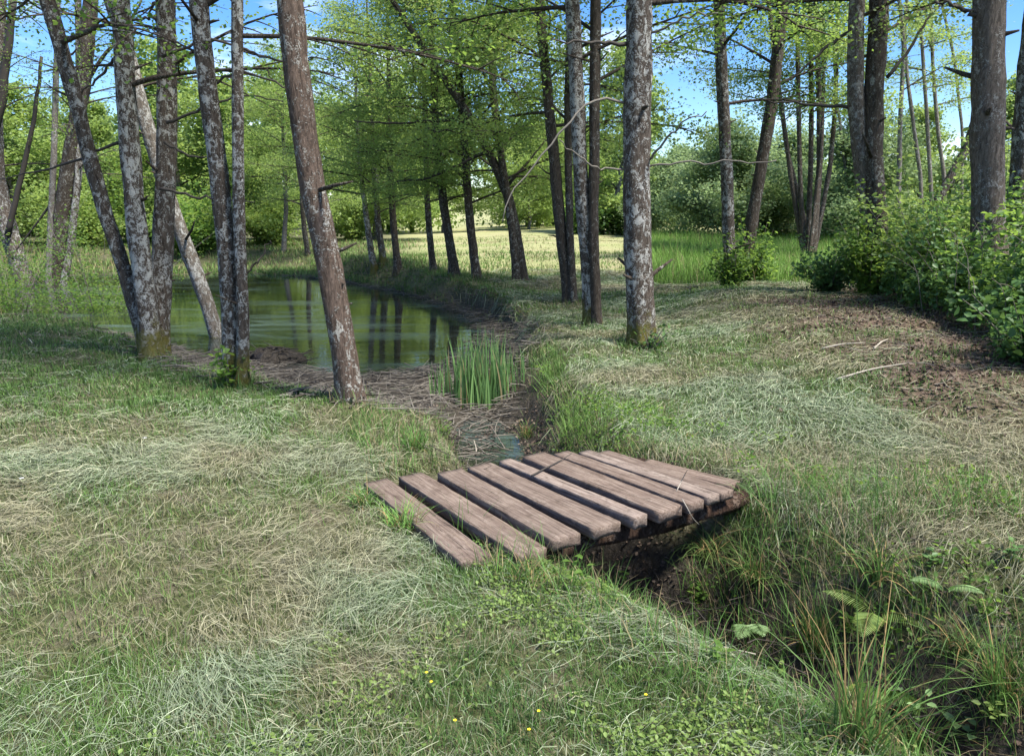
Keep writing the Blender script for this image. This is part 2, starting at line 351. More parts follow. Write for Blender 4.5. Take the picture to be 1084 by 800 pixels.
# weathered wood (long axis = object X)
def wood_mat(name, a, b, c_):
    m, t = mat(name); tc = N(t, 'ShaderNodeTexCoord'); v = tc.outputs['Object']; oi = N(t, 'ShaderNodeObjectInfo')
    off = N(t, 'ShaderNodeVectorMath', operation='ADD'); t.links.new(v, off.inputs[0])
    cx = N(t, 'ShaderNodeCombineXYZ'); t.links.new(mth(t, 'MULTIPLY', oi.outputs['Random'], 21.), cx.inputs[1]); t.links.new(cx.outputs[0], off.inputs[1])
    gv = scaled(t, off.outputs[0], (1.2, 22, 22)); gr = noise(t, gv, 3.2, 7, .68, .5)
    col_ = ramp(t, gr, [(.28, a), (.5, b), (.75, c_)])
    col_ = mixc(t, mth(t, 'MULTIPLY', oi.outputs['Random'], .7), col_, mixc(t, .45, col_, (.17, .14, .115)))
    crk = ramp(t, noise(t, scaled(t, off.outputs[0], (.7, 30, 30)), 2.4, 5, .75, .3), [(.30, (1,) * 3), (.40, (0,) * 3)]); col_ = mixc(t, mth(t, 'MULTIPLY', crk, .8), col_, (.02, .014, .011))
    dirt = ramp(t, noise(t, off.outputs[0], 14, 6, .75), [(.52, (0,) * 3), (.66, (1,) * 3)]); col_ = mixc(t, mth(t, 'MULTIPLY', dirt, .6), col_, (.06, .045, .03))
    st = noise(t, off.outputs[0], 6, 5, .65); col_ = mixc(t, ramp(t, st, [(.35, (.75,) * 3), (.7, (0,) * 3)]), col_, mixc(t, .55, col_, a))
    pale = ramp(t, noise(t, scaled(t, off.outputs[0], (1, 5, 5)), 4.2, 5, .7), [(.62, (0,) * 3), (.72, (1,) * 3)])
    col_ = mixc(t, mth(t, 'MULTIPLY', pale, .45), col_, (.30, .25, .21))
    finish(t, princ(t, col_, .85, mth(t, 'SUBTRACT', mth(t, 'ADD', gr, mth(t, 'MULTIPLY', st, .4)), crk), .9, .006, .15).outputs[0]); return m
M['wood'] = wood_mat('weathered_plank', (.05, .031, .025), (.165, .122, .096), (.33, .27, .22))
M['wood_pale'] = wood_mat('sun_bleached_plank', (.08, .058, .046), (.225, .175, .145), (.38, .325, .28))
M['wood_dark'] = bark_mat('damp_log', (.02, .012, .009), (.085, .052, .036), (.22, .16, .12), .56, -2, .8)
def plain(name, c, rough=.8):
    m, t = mat(name); tc = N(t, 'ShaderNodeTexCoord'); n = noise(t, tc.outputs['Object'], 30, 4)
    finish(t, princ(t, mixc(t, n, tuple(k * .6 for k in c), tuple(min(1, k * 1.35) for k in c)), rough, n, .4, .005).outputs[0]); return m
M['twig'] = plain('dead_twig', (.155, .138, .115)); M['twig_dark'] = plain('dark_twig', (.05, .042, .034)); M['twig_pale'] = plain('pale_twig', (.3, .27, .22))
M['yellow'] = plain('buttercup_petal', (.8, .6, .03), .4); M['stem'] = plain('green_stem', (.08, .15, .03)); M['white'] = plain('white_petal', (.8, .8, .76), .5)

# ------------------------------------------------------------------ ground sheet, water
def axis(lo, hi, fine_lo, fine_hi, step, growth):
    a = list(np.arange(fine_lo, fine_hi, step)); s = step
    while a[-1] < hi: s *= growth; a.append(a[-1] + s)
    s = step; b = [fine_lo]
    while b[-1] > lo: s *= growth; b.append(b[-1] - s)
    return np.array(b[:0:-1] + a)
gx = axis(-900, 900, -4.5, 5.0, .045, 1.045); gy = axis(-60, 1200, 1.2, 10, .045, 1.03)
GX, GY = np.meshgrid(gx, gy); z, mudm, litm, cutm, bankm, inBm, footm = terrain(GX.ravel(), GY.ravel(), True)
def fieldmask(X, Y):
    return smooth(17, 25, Y + (fbm(X * .4, Y * .4, 71, 3) - .5) * 5 + np.clip(-X - 1, 0, 40) * -.55) * smooth(-4.5, -1, X + .16 * (Y - 20))
fm = fieldmask(GX.ravel(), GY.ravel())
V = np.stack([GX.ravel(), GY.ravel(), z], 1); nx, ny = len(gx), len(gy)
i, j = np.meshgrid(np.arange(nx - 1), np.arange(ny - 1)); b = (j * nx + i).ravel()
ground = build('ground', V, [np.stack([b, b + 1, b + nx + 1, b + nx], 1)], M['ground'], smooth_=True,
               attrs={'mud': ('POINT', 'FLOAT', mudm), 'litter': ('POINT', 'FLOAT', litm), 'field': ('POINT', 'FLOAT', fm)})
tag(ground, kind='structure')
wx = np.linspace(-75, 1.2, 40); wy = np.linspace(5.3, 36, 30); WX, WY = np.meshgrid(wx, wy)
i, j = np.meshgrid(np.arange(39), np.arange(29)); b = (j * 40 + i).ravel()
water = build('water', np.stack([WX.ravel(), WY.ravel(), np.full(WX.size, ZW)], 1), [np.stack([b, b + 1, b + 41, b + 40], 1)], M['water'])
tag(water, kind='structure')

# ------------------------------------------------------------------ trees
def trunk_path(px, Y0, top, lean_y=0.0, n=40):
    """world path through the photo's trunk outline at distance Y0; continued up to height `top`"""
    P = [at_Y(x, y, Y0) for x, y in px]; b = P[0].copy()
    P = np.array(P); P[:, 1] += (P[:, 2] - b[2]) * lean_y
    g0 = zt(P[0][0], P[0][1]); 
    P = np.concatenate([[P[0] + (P[0] - P[1]) / np.linalg.norm(P[0] - P[1]) * max(.0, (P[0][2] - g0) + .15)], P]) if P[0][2] > g0 - .1 else P
    d = (P[-1] - P[-2]); d /= np.linalg.norm(d); q = P[-1].copy(); ext = []
    while q[2] < top:
        d = unit(d + np.array([rng.normal(0, .03), rng.normal(0, .03), .05])); q = q + d * .8; ext.append(q.copy())
    if ext: P = np.concatenate([P, ext])
    return resample(P, n)
def add_trunk(root, px, dpx, Y0, top, m, lean_y=0, flare=1.35, n=90):
    P = trunk_path(px, Y0, top, lean_y, n)
    if Y0 > 17: dpx = (dpx[0] * .86, dpx[1] * .86)
    tt = Y0 * CP  # near enough the axial distance
    r0 = dpx[0] / F * Y0 / 2; r1 = dpx[1] / F * Y0 / 2
    zt_ = at_Y(px[-1][0], px[-1][1], Y0)[2]
    h = P[:, 2] - P[0][2]
    r = np.interp(P[:, 2], [P[0][2], max(zt_, P[0][2] + .5), max(top, zt_ + .3)], [r0, r1, max(.012, r1 * .12)])
    r = r * (1 + (flare - 1) * np.exp(-h / .22))
    V, Fs = tube(P, r, 20, .09, int(abs(px[0][0])) % 90 + 1)
    sdd = px[0][0]; c_ = np.repeat(P, 20, 0); rel = V[:-2] - c_; an = np.arctan2(rel[:, 1], rel[:, 0]); hh = np.maximum(V[:-2, 2] - P[0][2] - .1, 0)
    lob = 1 + (.30 * np.maximum(0, np.cos(an * 2.5 + sdd)) ** 2 + .18 * np.cos(an * 5 + sdd * 2)) * np.exp(-hh / .16)
    kn = 1 + .10 * (fbm(hh * 5 + sdd, an * 1.2 + 9, 7, 3) - .5) * 2; V[:-2] = c_ + rel * (lob * kn)[:, None]
    o = build('trunk', V, Fs, m, root, loc=tuple(P[0]), smooth_=True)
    return o, P, r
def grow(P, r, z0, z1, Rad, nl, nleaf, ls, seed, el=(0, 50), flat=.85, spread=.19, azc=None, nsub=8):
    """limbs + sub-branches following trunk path P, and leaves round them"""
    g = np.random.default_rng(seed); mb = MB(); segs = []; wts = []
    for i in range(nl):
        u = (i + g.random()) / nl; zz = z0 + (z1 - z0) * u
        k = int(np.argmin(np.abs(P[:, 2] - zz))); p = P[k].copy()
        Lr = Rad * (1.0 if u < .35 else 1 - .75 * (u - .35) / .65) * g.uniform(.65, 1.1)
        az = i * 2.39996 + g.normal(0, .3) if azc is None else g.normal(azc, .9)
        e = R(g.uniform(*el)) * (.7 + .8 * u); e2 = e - R(g.uniform(5, 35))
        n = 7; pts = [p]; a_ = az
        for q in range(n):
            ee = e + (e2 - e) * q / n; a_ += g.normal(0, .12)
            pts.append(pts[-1] + np.array([math.cos(a_) * math.cos(ee), math.sin(a_) * math.cos(ee), math.sin(ee)]) * Lr / n)
        pts = np.array(pts); rb = min(r[k] * .45, .008 + .009 * Lr)
        mb.add(*tube(pts, np.linspace(rb, .004, n + 1), 5, cap=False))
        for q in range(3, n): segs.append((pts[q], pts[q + 1])); wts.append(Lr / n * .8)
        for s_ in range(nsub):
            f = .22 + .75 * (s_ + g.random() * .6) / nsub; k2 = min(n - 1, int(f * n)); b0 = pts[k2] + (pts[k2 + 1] - pts[k2]) * (f * n - k2)
            sa = a_ * .3 + az * .7 + (1 if s_ % 2 else -1) * g.uniform(.5, 1.1); sl_ = Lr * .42 * (1.1 - .6 * f) * g.uniform(.6, 1.2)
            se = g.uniform(-.25, .4); sp = [b0]
            for q in range(3):
                sa += g.normal(0, .2); se -= .08
                sp.append(sp[-1] + np.array([math.cos(sa) * math.cos(se), math.sin(sa) * math.cos(se), math.sin(se)]) * sl_ / 3)
            sp = np.array(sp); mb.add(*tube(sp, np.linspace(rb * .42, .0025, 4), 3, cap=False))
            for q in range(3): segs.append((sp[q], sp[q + 1])); wts.append(sl_ / 3 * (.6 + .3 * q))
    A = np.array([s[0] for s in segs]); B = np.array([s[1] for s in segs]); wts = np.array(wts); wts *= g.uniform(.2, 1.6, len(wts))
    k = g.choice(len(segs), nleaf, p=wts / wts.sum()); f = g.random((nleaf, 1))
    C = A[k] + (B[k] - A[k]) * f + g.normal(0, 1, (nleaf, 3)) * np.array([spread, spread, spread * flat])
    Nn = g.normal(0, .55, (nleaf, 3)) + np.array([0, 0, 1]); D = g.normal(0, 1, (nleaf, 3)) * np.array([1, 1, .5]) + np.array([0, 0, -.3])
    sz = ls * g.uniform(.6, 1.25, nleaf); V, Fs = leaves(C, D, Nn, sz, sz * .8)
    rn = np.clip(g.random(nleaf) * .55 + (fbm(C[:, 0] * 1.2, C[:, 2] * 1.6 + C[:, 1], 5, 2)) * .6 - .1, 0, 1)
    return mb, (V, Fs, rn)
def crown(root, P, r, z0, z1, Rad, nl, nleaf, ls, seed, m, bm='bark_limb', **k):
    mb, (V, Fs, rn) = grow(P, r, z0, z1, Rad, nl, nleaf, ls, seed, **k)
    loc = tuple(P[int(np.argmin(np.abs(P[:, 2] - z0)))])
    # limbs and leaves of a crown are one mesh; its limbs take the second material
    nb = sum(len(f) for f in mb.F[4]); mb.add(V, Fs); V, Fs = mb.out()
    c = build('crown', V, Fs, M[m], root, loc=loc, attrs={'rnd': ('FACE', 'FLOAT', np.concatenate([np.zeros(nb), rn]))})
    c.data.materials.append(M[bm]); mi = np.zeros(len(c.data.polygons), np.int32); mi[:nb] = 1; c.data.polygons.foreach_set('material_index', mi)
    return c
def twig_branch(root, px, Y0, d0, d1, m='twig_dark', Y1=None, name='branch'):
    Y1 = Y1 or Y0; P = [at_Y(x, y, Y0 + (Y1 - Y0) * i / (len(px) - 1)) for i, (x, y) in enumerate(px)]
    P = resample(np.array(P), 16); P[1:-1] += rng.normal(0, .012, (14, 3))
    o = build(name, *tube(P, np.linspace(d0, d1, 16) / F * Y0 / 2, 6, .1, 3), M[m], root, loc=tuple(P[0]), smooth_=True)
    return o
FEET = []
def tree(label, base, stems, m, top=11, cr=None, Y0=None, lean=0.0, group='trees round the pond', name='alder_tree', flare=1.5):
    """stems: (pixel path, (d_base, d_top)); cr: dict for crown"""
    if Y0 is None: Y0 = hit(*base)[1]
    X0 = at_Y(base[0], base[1], Y0)[0]; root = empty(name, (X0, Y0, zt(X0, Y0)), label, 'tree', group)
    Ps = []
    for k, s in enumerate(stems):
        px, d = s[0], s[1]; mm = s[2] if len(s) > 2 else m; ly = lean + (.03 * (k - .5) if len(stems) > 1 else 0)
        _, P, r = add_trunk(root, px, d, Y0 + .12 * k * (-1) ** k, top * (1 - .06 * k), M[mm], ly, flare); Ps.append((P, r))
        if Y0 < 22: FEET.append((P[0][0], P[0][1], r[0]))
        if cr and k < cr.get('stems', 99):
            c = dict(cr); c.pop('stems', None); mt = c.pop('m'); sd_ = c.pop('seed') + k * 11
            z0 = c.pop('z0'); crown(root, P, r, z0, P[-1][2] - .2, c.pop('Rad'), c.pop('nl'), c.pop('nleaf'), c.pop('ls'), sd_, mt, **c)
    if Y0 < 17 and name == 'alder_tree':
        g = np.random.default_rng(int(base[0])); 
        for P, r in Ps[:3]:
            for q in range(5):
                k = int(np.argmin(np.abs(P[:, 2] - P[0][2] - g.uniform(.7, 4.2)))); a = g.random() * 6.28; l = r[k] + g.uniform(.03, .22) * (1 + 2.5 * (q == 0))
                d_ = np.array([math.cos(a), math.sin(a), g.uniform(.1, .6)]); Q = np.array([P[k], P[k] + d_ * l * .6, P[k] + d_ * l + g.normal(0, .02, 3)])
                build('branch_stub', *tube(Q, [r[k] * .22, r[k] * .16, r[k] * .07], 7, .1, q), M['bark_limb'], root, loc=tuple(P[k]), smooth_=True)
    return root, Y0, Ps

# near-left clumps
high = lambda seed, n=9000, z0=3.6, Rad=2.8, nl=16, **k: dict(z0=z0, Rad=Rad, nl=nl, nleaf=int(n * .42), ls=.05, seed=seed, m='leaf_alder', **k)
rt, Ya, _ = tree('lichen spotted clump of trunks on a mossy base at the left border', (50, 332),
     [([(54, 330), (62, 262), (72, 187), (91, 83), (99, 0)], (19, 15), 'bark_dark'), ([(62, 330), (74, 262), (82, 187), (82, 83), (80, 0)], (9, 7)),
      ([(44, 326), (25, 300), (8, 248), (-8, 190), (-14, 90), (-10, 0)], (22, 14)), ([(51, 322), (50, 286), (50, 154), (47, 0)], (8, 6), 'bark_grey')],
     'bark_lichen', 12, high(11, 7000, 2.7, stems=3))
twig_branch(rt, [(8, 250), (22, 190), (38, 120), (44, 60)], Ya, 6, 3)
twig_branch(rt, [(-10, 150), (2, 110), (11, 28), (14, 0)], Ya, 9, 7, 'twig_dark')
twig_branch(rt, [(70, 190), (40, 235), (15, 268), (0, 270)], Ya, 3, 1)
twig_branch(rt, [(90, 90), (112, 55), (130, 40), (150, 0)], Ya, 4, 2)
rt, Yb, _ = tree('three stemmed dark tree with white lichen rising from one mossy base', (158, 374),
     [([(156, 370), (134, 290), (110, 220), (83, 110), (58, 16)], (15, 14)), ([(160, 372), (152, 300), (143, 237), (132, 110), (125, 0)], (21, 18)),
      ([(166, 372), (169, 300), (171, 220), (172, 110), (168, 0)], (22, 18))], 'bark_lichen', 12, high(21, 9000, 2.9, stems=3))
for p in ([(176, 130), (215, 112), (262, 100), (300, 108)], [(172, 60), (220, 40), (280, 60), (320, 72)], [(130, 150), (90, 165), (50, 180), (0, 190)],
          [(170, 200), (205, 208), (240, 210), (270, 214)], [(125, 60), (95, 92), (70, 110)], [(165, 20), (140, 22), (110, 10)], [(174, 150), (200, 165), (235, 168)]):
    twig_branch(rt, p, Yb, 3.4, 1.0)
rt, Yc, _ = tree('slender pale trunk slanting left across the dark stems beside the pond', (238, 378),
     [([(237, 376), (209, 292), (176, 204), (149, 110), (129, 33), (118, 0)], (15, 14))], 'bark_pale', 12, high(31, 9000, 3.0))
rt, Yd, _ = tree('two stemmed lichen covered tree with leafy shoots round its mossy foot', (247, 406),
     [([(247, 402), (247, 350), (242, 264), (231, 165), (220, 83), (212, 0)], (22, 17)), ([(256, 400), (258, 350), (253, 264), (250, 137), (249, 0)], (13, 11))],
     'bark_lichen', 12, high(41, 9000, 2.8, stems=2), flare=1.55)
for p in ([(222, 90), (262, 74), (300, 92), (340, 100)], [(250, 50), (300, 66), (350, 62)], [(255, 300), (262, 290), (276, 275), (286, 255)], [(225, 60), (190, 50), (160, 30)]):
    twig_branch(rt, p, Yd, 3, 1)
rt, Ye, _ = tree('single smooth brown trunk leaning left on the near lawn edge in front of the pond', (371, 424),
     [([(371, 424), (366, 380), (362, 358), (351, 286), (329, 193), (316, 94), (307, 0)], (27, 25))], 'bark_brown', 11, high(51, 9000, 3.1), flare=1.12)
twig_branch(rt, [(367, 378), (371, 374), (374, 373)], Ye, 9, 7, 'twig_pale', name='branch_stub')

# the row on the far bank of the pond, with light foliage hanging low
mid = lambda seed, n=26000, z0=1.7, Rad=2.9, nl=26, ls=.085, m='leaf_light', **k: dict(z0=z0, Rad=Rad, nl=nl, nleaf=int(n * .9), ls=ls * .72, seed=seed, m=m, **k)
rt, Yf, _ = tree('dark forked tree arching left over the pond, in the middle of the row', (553, 300),
     [([(553, 300), (547, 250), (539, 209), (517, 160), (500, 127), (462, 72), (418, 5)], (14, 6)), ([(547, 298), (543, 250), (538, 214), (528, 150), (522, 99), (518, 0)], (10, 8))],
     'bark_dark', 9.5, mid(61, 30000, 2.2, 3.1))
for p in ([(500, 127), (455, 128), (415, 132), (375, 128)], [(462, 72), (440, 55), (410, 48), (380, 60)], [(517, 160), (480, 178), (450, 190), (420, 192)], [(535, 200), (560, 170), (585, 140)]):
    twig_branch(rt, p, Yf, 4, 1.2)
tree('straight dark tree of the pond row, first on the left of the forked arching one', (505, 296), [([(505, 296), (500, 258), (496, 220), (492, 154), (484, 55), (478, 0)], (11, 8))], 'bark_dark', 9.5, mid(71))
tree('dark trunk of the pond row leaning slightly left, with a broad shaggy base', (482, 293), [([(482, 293), (476, 256), (470, 220), (462, 150), (458, 60)], (12, 8))], 'bark_dark', 9, mid(81))
tree('thin greyish trunk of the pond row left of the shaggy based one', (459, 288), [([(459, 288), (455, 250), (452, 209), (450, 120)], (8, 6))], 'bark_dark', 8.5, mid(91, 20000, 1.8))
tree('short dark trunk of the pond row nearly hidden by drooping light leaves', (422, 288), [([(422, 288), (419, 262), (416, 235), (412, 150)], (9, 7))], 'bark_dark', 8.5, mid(101, 24000, 1.6))
tree('pair of small pale trunks growing close together at the bend of the far bank', (400, 283), [([(407, 283), (403, 258), (400, 235), (396, 170)], (8, 6), 'bark_lichen'), ([(396, 284), (392, 262), (389, 240), (380, 170)], (8, 5), 'bark_lichen')], 'bark_lichen', 8.5, mid(111, 18000, 1.6))
tree('small slim tree on the far bank seen just left of the big leaning brown trunk', (327, 277), [([(327, 277), (323, 250), (320, 220), (318, 150)], (6, 5))], 'bark_dark', 8, mid(121, 24000, 1.6, 3.2, m='leaf_light'), Y0=31)
tree('small slim tree on the far bank whose trunk doubles in the green water', (300, 276), [([(300, 276), (301, 250), (303, 220), (300, 150)], (6, 4))], 'bark_grey', 8, mid(131, 24000, 1.9, 3.4, m='leaf_light'), Y0=33)

tree('slim dark trunk with a bow near its foot, right of the far pond bank', (603, 322), [([(603, 322), (600, 290), (595, 260), (586, 165), (575, 50), (571, 0)], (13, 9)), ([(607, 318), (604, 260), (602, 190), (601, 120), (604, 0)], (8, 7))], 'bark_dark', 10, mid(141, 16000, 2.9, 2.6))
rt, Yh, _ = tree('twin trunks rising side by side from one mossy foot, left of the big lichen trunk', (629, 346), [([(627, 346), (622, 275), (615, 200), (612, 125), (605, 0)], (16, 14)), ([(632, 342), (628, 250), (630, 125), (631, 0)], (11, 11), 'bark_dark')], 'bark_lichen', 11, high(151, 9000, 3.3, m_=0) if False else dict(z0=3.2, Rad=2.6, nl=14, nleaf=6500, ls=.055, seed=151, m='leaf_alder'))
rt, Yg, _ = tree('thick upright trunk thickly speckled with white lichen, alone in the middle of the grass', (680, 366), [([(680, 366), (678, 330), (676, 300), (674, 200), (675, 100), (677, 0)], (30, 25))], 'bark_lichen', 12, dict(z0=3.6, Rad=3.2, nl=20, nleaf=9500, ls=.055, seed=161, m='leaf_alder'), flare=1.3)
for p, d in (([(668, 46), (640, 46), (615, 46), (580, 40)], 4.5), ([(666, 110), (650, 104), (630, 104), (605, 125), (570, 170), (535, 210), (532, 235)], 2.8), ([(664, 180), (630, 178), (610, 165), (592, 148)], 2),
             ([(686, 170), (705, 150), (722, 130), (748, 118)], 3), ([(686, 176), (730, 172), (780, 172), (822, 170)], 2), ([(686, 40), (720, 20), (760, 14)], 3)):
    twig_branch(rt, p, Yg, d, 1, 'twig_dark' if d > 4.2 else 'twig', Y1=Yg - .6)
# right of the clearing
tree('straight slim trunk with leafy shoots at its foot by the tall grass', (773, 282), [([(773, 282), (771, 240), (770, 200), (765, 100), (761, 0)], (13, 11))], 'bark_lichen', 11, mid(171, 8000, 3.6, 2.8, 16, m='leaf_dark'), Y0=15)
tree('slim dark trunk slanting to the right above leafy shoots, beside a straight slim one', (792, 268), [([(790, 276), (795, 240), (805, 181), (818, 104), (829, 0)], (13, 11))], 'bark_dark', 11, mid(181, 8000, 3.8, 2.8, 16, m='leaf_dark'), Y0=16.5)
zz4 = lambda L_: [(780 + a / 1.819, b / 1.819) for a, b in L_]
tree('fan of seven slim stems spreading from one foot behind the tall grass', (856, 242),
     [(zz4(L_), (d, d * .75)) for L_, d in (([(120, 438), (105, 350), (88, 230), (72, 120), (58, 0)], 6), ([(126, 438), (122, 330), (120, 200), (118, 0)], 6), ([(138, 440), (144, 330), (148, 200), (148, 0)], 6.5),
      ([(150, 440), (163, 320), (166, 200), (165, 0)], 8), ([(158, 438), (185, 320), (200, 200), (214, 0)], 6), ([(146, 440), (170, 300), (182, 160), (186, 0)], 5), ([(135, 440), (108, 300), (95, 150), (92, 0)], 5))],
     'bark_dark', 12, mid(191, 5000, 4.2, 2.6, 9, .11, stems=7), Y0=24, flare=1.1)
rt, Yi, _ = tree('pair of stout trunks joined at an ivy covered foot behind the brambles', (928, 262), [([(928, 275), (924, 247), (912, 181), (904, 99), (905, 0)], (18, 15), 'bark_stout'), ([(932, 275), (928, 240), (924, 165), (927, 82), (933, 0)], (22, 18), 'bark_dark')],
     'bark_dark', 12, mid(201, 6000, 4.0, 3.0, 16), Y0=12.6)
for p, d in (([(939, 82), (960, 55), (980, 25), (996, 2)], 4), ([(916, 113), (880, 112), (850, 110), (813, 107)], 4), ([(903, 30), (870, 55), (845, 78), (828, 90)], 4)): twig_branch(rt, p, Yi, d, 1.6)
rt, Yj, _ = tree('thickest trunk at the right, dark and upright with faint pale lichen', (1047, 300), [([(1049, 315), (1047, 290), (1045, 165), (1047, 60), (1048, 0)], (32, 28))], 'bark_stout', 13, mid(211, 6500, 4.0, 3.2, 18, m='leaf_alder'), Y0=9.8)
twig_branch(rt, [(1034, 18), (1020, 8), (1004, 4), (990, 2)], Yj, 5, 3)
tree('trunk cut by the right border, leaning right behind the thickest trunk', (1076, 280), [([(1073, 290), (1075, 250), (1080, 165), (1087, 90), (1096, 0)], (19, 17))], 'bark_lichen', 12, mid(221, 6000, 3.6, 2.8, 14), Y0=11.2)
rt = tree('dead mossy trunk leaning to the right over the hedge', (986, 226), [([(986, 235), (988, 222), (1005, 190), (1022, 159), (1038, 110)], (11, 9))], 'bark_dark', 4.5, None, Y0=19)[0]
for k, (lb, px, d) in enumerate([('thin grey sapling rising straight from the hedge beside the pair of stout trunks', [(951, 214), (953, 126), (957, 50), (952, 0)], 6),
      ('thin grey sapling curving left over the green hedge', [(975, 190), (968, 140), (960, 80), (957, 30), (960, 0)], 5),
      ('thin grey sapling ending above the dead leaning trunk', [(986, 209), (981, 120), (975, 33), (970, 0)], 5),
      ('thin grey sapling before the hedge, tilted right towards its foot', [(1000, 190), (993, 140), (988, 80), (985, 0)], 5),
      ('thin pale sapling just left of the thickest trunk', [(1018, 210), (1019, 140), (1010, 60), (996, 0)], 4),
      ('thin pale sapling low between the fan of stems and the stout pair', [(900, 225), (893, 160), (885, 100), (880, 0)], 4)]):
    tree(lb, px[0], [([(px[0][0], px[0][1] + 12)] + px, (d, d * .7))], 'bark_grey', 13, mid(230 + k, 5000, 5.5, 2.4, 12, .11, m='leaf_light'), Y0=26 + k * 1.3, group='thin saplings over the hedge', name='sapling')

# overhanging crowns just outside the picture top, left side
print('trees built')

# background trees: a few crowns shared by copies
def free_tree(label, X, Y, H, Rad, nleaf, ls, seed, m, z0=1.2, name='broadleaf_tree', group='trees beyond the pond and field', bark='bark_grey', nl=34):
    g = np.random.default_rng(seed); zb = zt(X, Y); root = empty(name, (X, Y, zb), label, 'tree', group)
    P = np.stack([X + np.cumsum(g.normal(0, .06, 20)), Y + np.cumsum(g.normal(0, .06, 20)), zb - .1 + np.linspace(0, H, 20)], 1)
    r = np.linspace(.02 * H, .02, 20); build('trunk', *tube(P, r, 9, .06, seed % 40), M[bark], root, loc=tuple(P[0]), smooth_=True)
    crown(root, P, r, zb + z0, zb + H, Rad, nl, nleaf, ls, seed, m, bm='bark_limb', nsub=6, spread=.32, flat=.7, el=(10, 55))
    return root
def copy_tree(o, label, loc, rz, sc):
    c = o.copy(); col.objects.link(c); c.location = loc; c.rotation_euler = (0, 0, rz); c.scale = (sc, sc, sc); c['label'] = label
    for ch in list(o.children):
        d = ch.copy(); col.objects.link(d); d.parent = c
    return c
def bgpos(x, Y): X = at_Y(x, 240, Y)[0]; return X, Y
A1 = free_tree('light green rounded tree across the pond behind the pale slanting trunk', *bgpos(200, 41), 9.5, 4.6, 26000, .19, 301, 'leaf_light', .6)
A2 = free_tree('bright yellow green tree behind the twin trunks, at the far edge of the field', *bgpos(655, 52), 11, 4.6, 26000, .2, 302, 'leaf_light', 1.0)
A3 = free_tree('mid green bushy tree across the pond at the left border', *bgpos(20, 38), 7.6, 4.4, 26000, .17, 303, 'leaf_light', .5)
A4 = free_tree('greyish willow like tree with a low rounded crown behind the clearing', *bgpos(770, 36), 5.0, 3.6, 26000, .15, 304, 'leaf_willow', .2, name='willow_bush', nl=44)
def cp(o, x, Y, rz, sc, label): X, Y = bgpos(x, Y); copy_tree(o, label, (X, Y, zt(X, Y)), rz, sc)
cp(A1, 110, 46, 1.3, .8, 'light green tree across the pond, between the left border clump and three stemmed tree')
cp(A2, 300, 48, 2.1, .85, 'yellow green tree across the pond, left of the leaning brown trunk')
cp(A1, 395, 44, 3.0, .95, 'light green tree behind the pair of small pale trunks on the bank')
cp(A2, 470, 58, 4.4, .95, 'yellow green tree behind the field, seen over the row of dark trunks')
cp(A3, 560, 60, 2.2, .9, 'mid green tree behind the field, seen right of the forked arching tree')
cp(A3, 245, 38, 4.1, 1.0, 'mid green tree across the pond, seen behind the two stemmed lichen tree')
cp(A4, 835, 38, 1.2, .95, 'low greyish green bush behind the fan of slim stems')
cp(A4, 715, 46, 2.6, .9, 'low greyish green bush just right of the thick lichen speckled trunk')
cp(A4, 905, 33, 3.9, 1.0, 'low greyish green bush behind the pair of stout trunks')
cp(A1, 975, 36, 5.1, .62, 'low light green tree behind the thin grey saplings')
cp(A2, 1060, 34, .6, .6, 'low yellow green tree behind the thickest trunk at the right')
cp(A3, -60, 30, 5.3, .55, 'mid green tree beyond the left border, reaching in over the pond')

# far-off wood: one mass
def wood():
    g = np.random.default_rng(400); C = []; S = []; mb = MB()
    for k in range(150):
        a = R(g.uniform(-52, 52)); d = g.uniform(62, 98); X, Y = d * math.sin(a), d * math.cos(a) + 2; zb = zt(X, Y)
        H = g.uniform(6, 9) + 1.5 * math.sin(a * 6 + 1) + (3.5 if a < R(-4) else 0) + (d - 62) * .03
        if a > R(5): H *= .80
        mb.add(*tube([(X, Y, zb - .2), (X + g.normal(0, .3), Y, zb + H * .8)], [.22, .06], 6))
        for q in range(13):
            u = g.random(); rr = (1.2 + 1.7 * g.random()) * (1.1 - .5 * u); az = g.random() * 6.28; off = g.random() ** .5 * 3.2 * (1 - .6 * u)
            c = np.array([X + math.cos(az) * off, Y + math.sin(az) * off, zb + .8 + u * (H - 1.5)])
            n = 190; v = unit(g.normal(0, 1, (n, 3))) * (g.random((n, 1)) ** .35) * rr * np.array([1.1, 1.1, .75]); C.append(c + v); S.append(np.full(n, g.random()))
    C = np.concatenate(C); S = np.concatenate(S); n = len(C)
    V, Fs = leaves(C, g.normal(0, 1, (n, 3)), g.normal(0, .7, (n, 3)) + [0, 0, 1], .34 * g.uniform(.6, 1.3, n), .28)
    rn = np.clip(S * .5 + g.random(n) * .5, 0, 1); mb.add(V, Fs)
    V, Fs = mb.out(); nf = sum(len(f) for f in Fs); r_ = np.zeros(nf)
    # faces come grouped by size: quads hold tube sides then leaves
    q = [len(f) for f in Fs]; o = 0
    for f in Fs:
        if f.shape[1] == 4: r_[o + len(f) - n:o + len(f)] = rn
        o += len(f)
    return tag(build('distant_wood', V, Fs, M['leaf_light'], attrs={'rnd': ('FACE', 'FLOAT', r_)}), 'green wooded skyline closing the view behind the field and the pond', 'wood', kind='stuff')
wood()

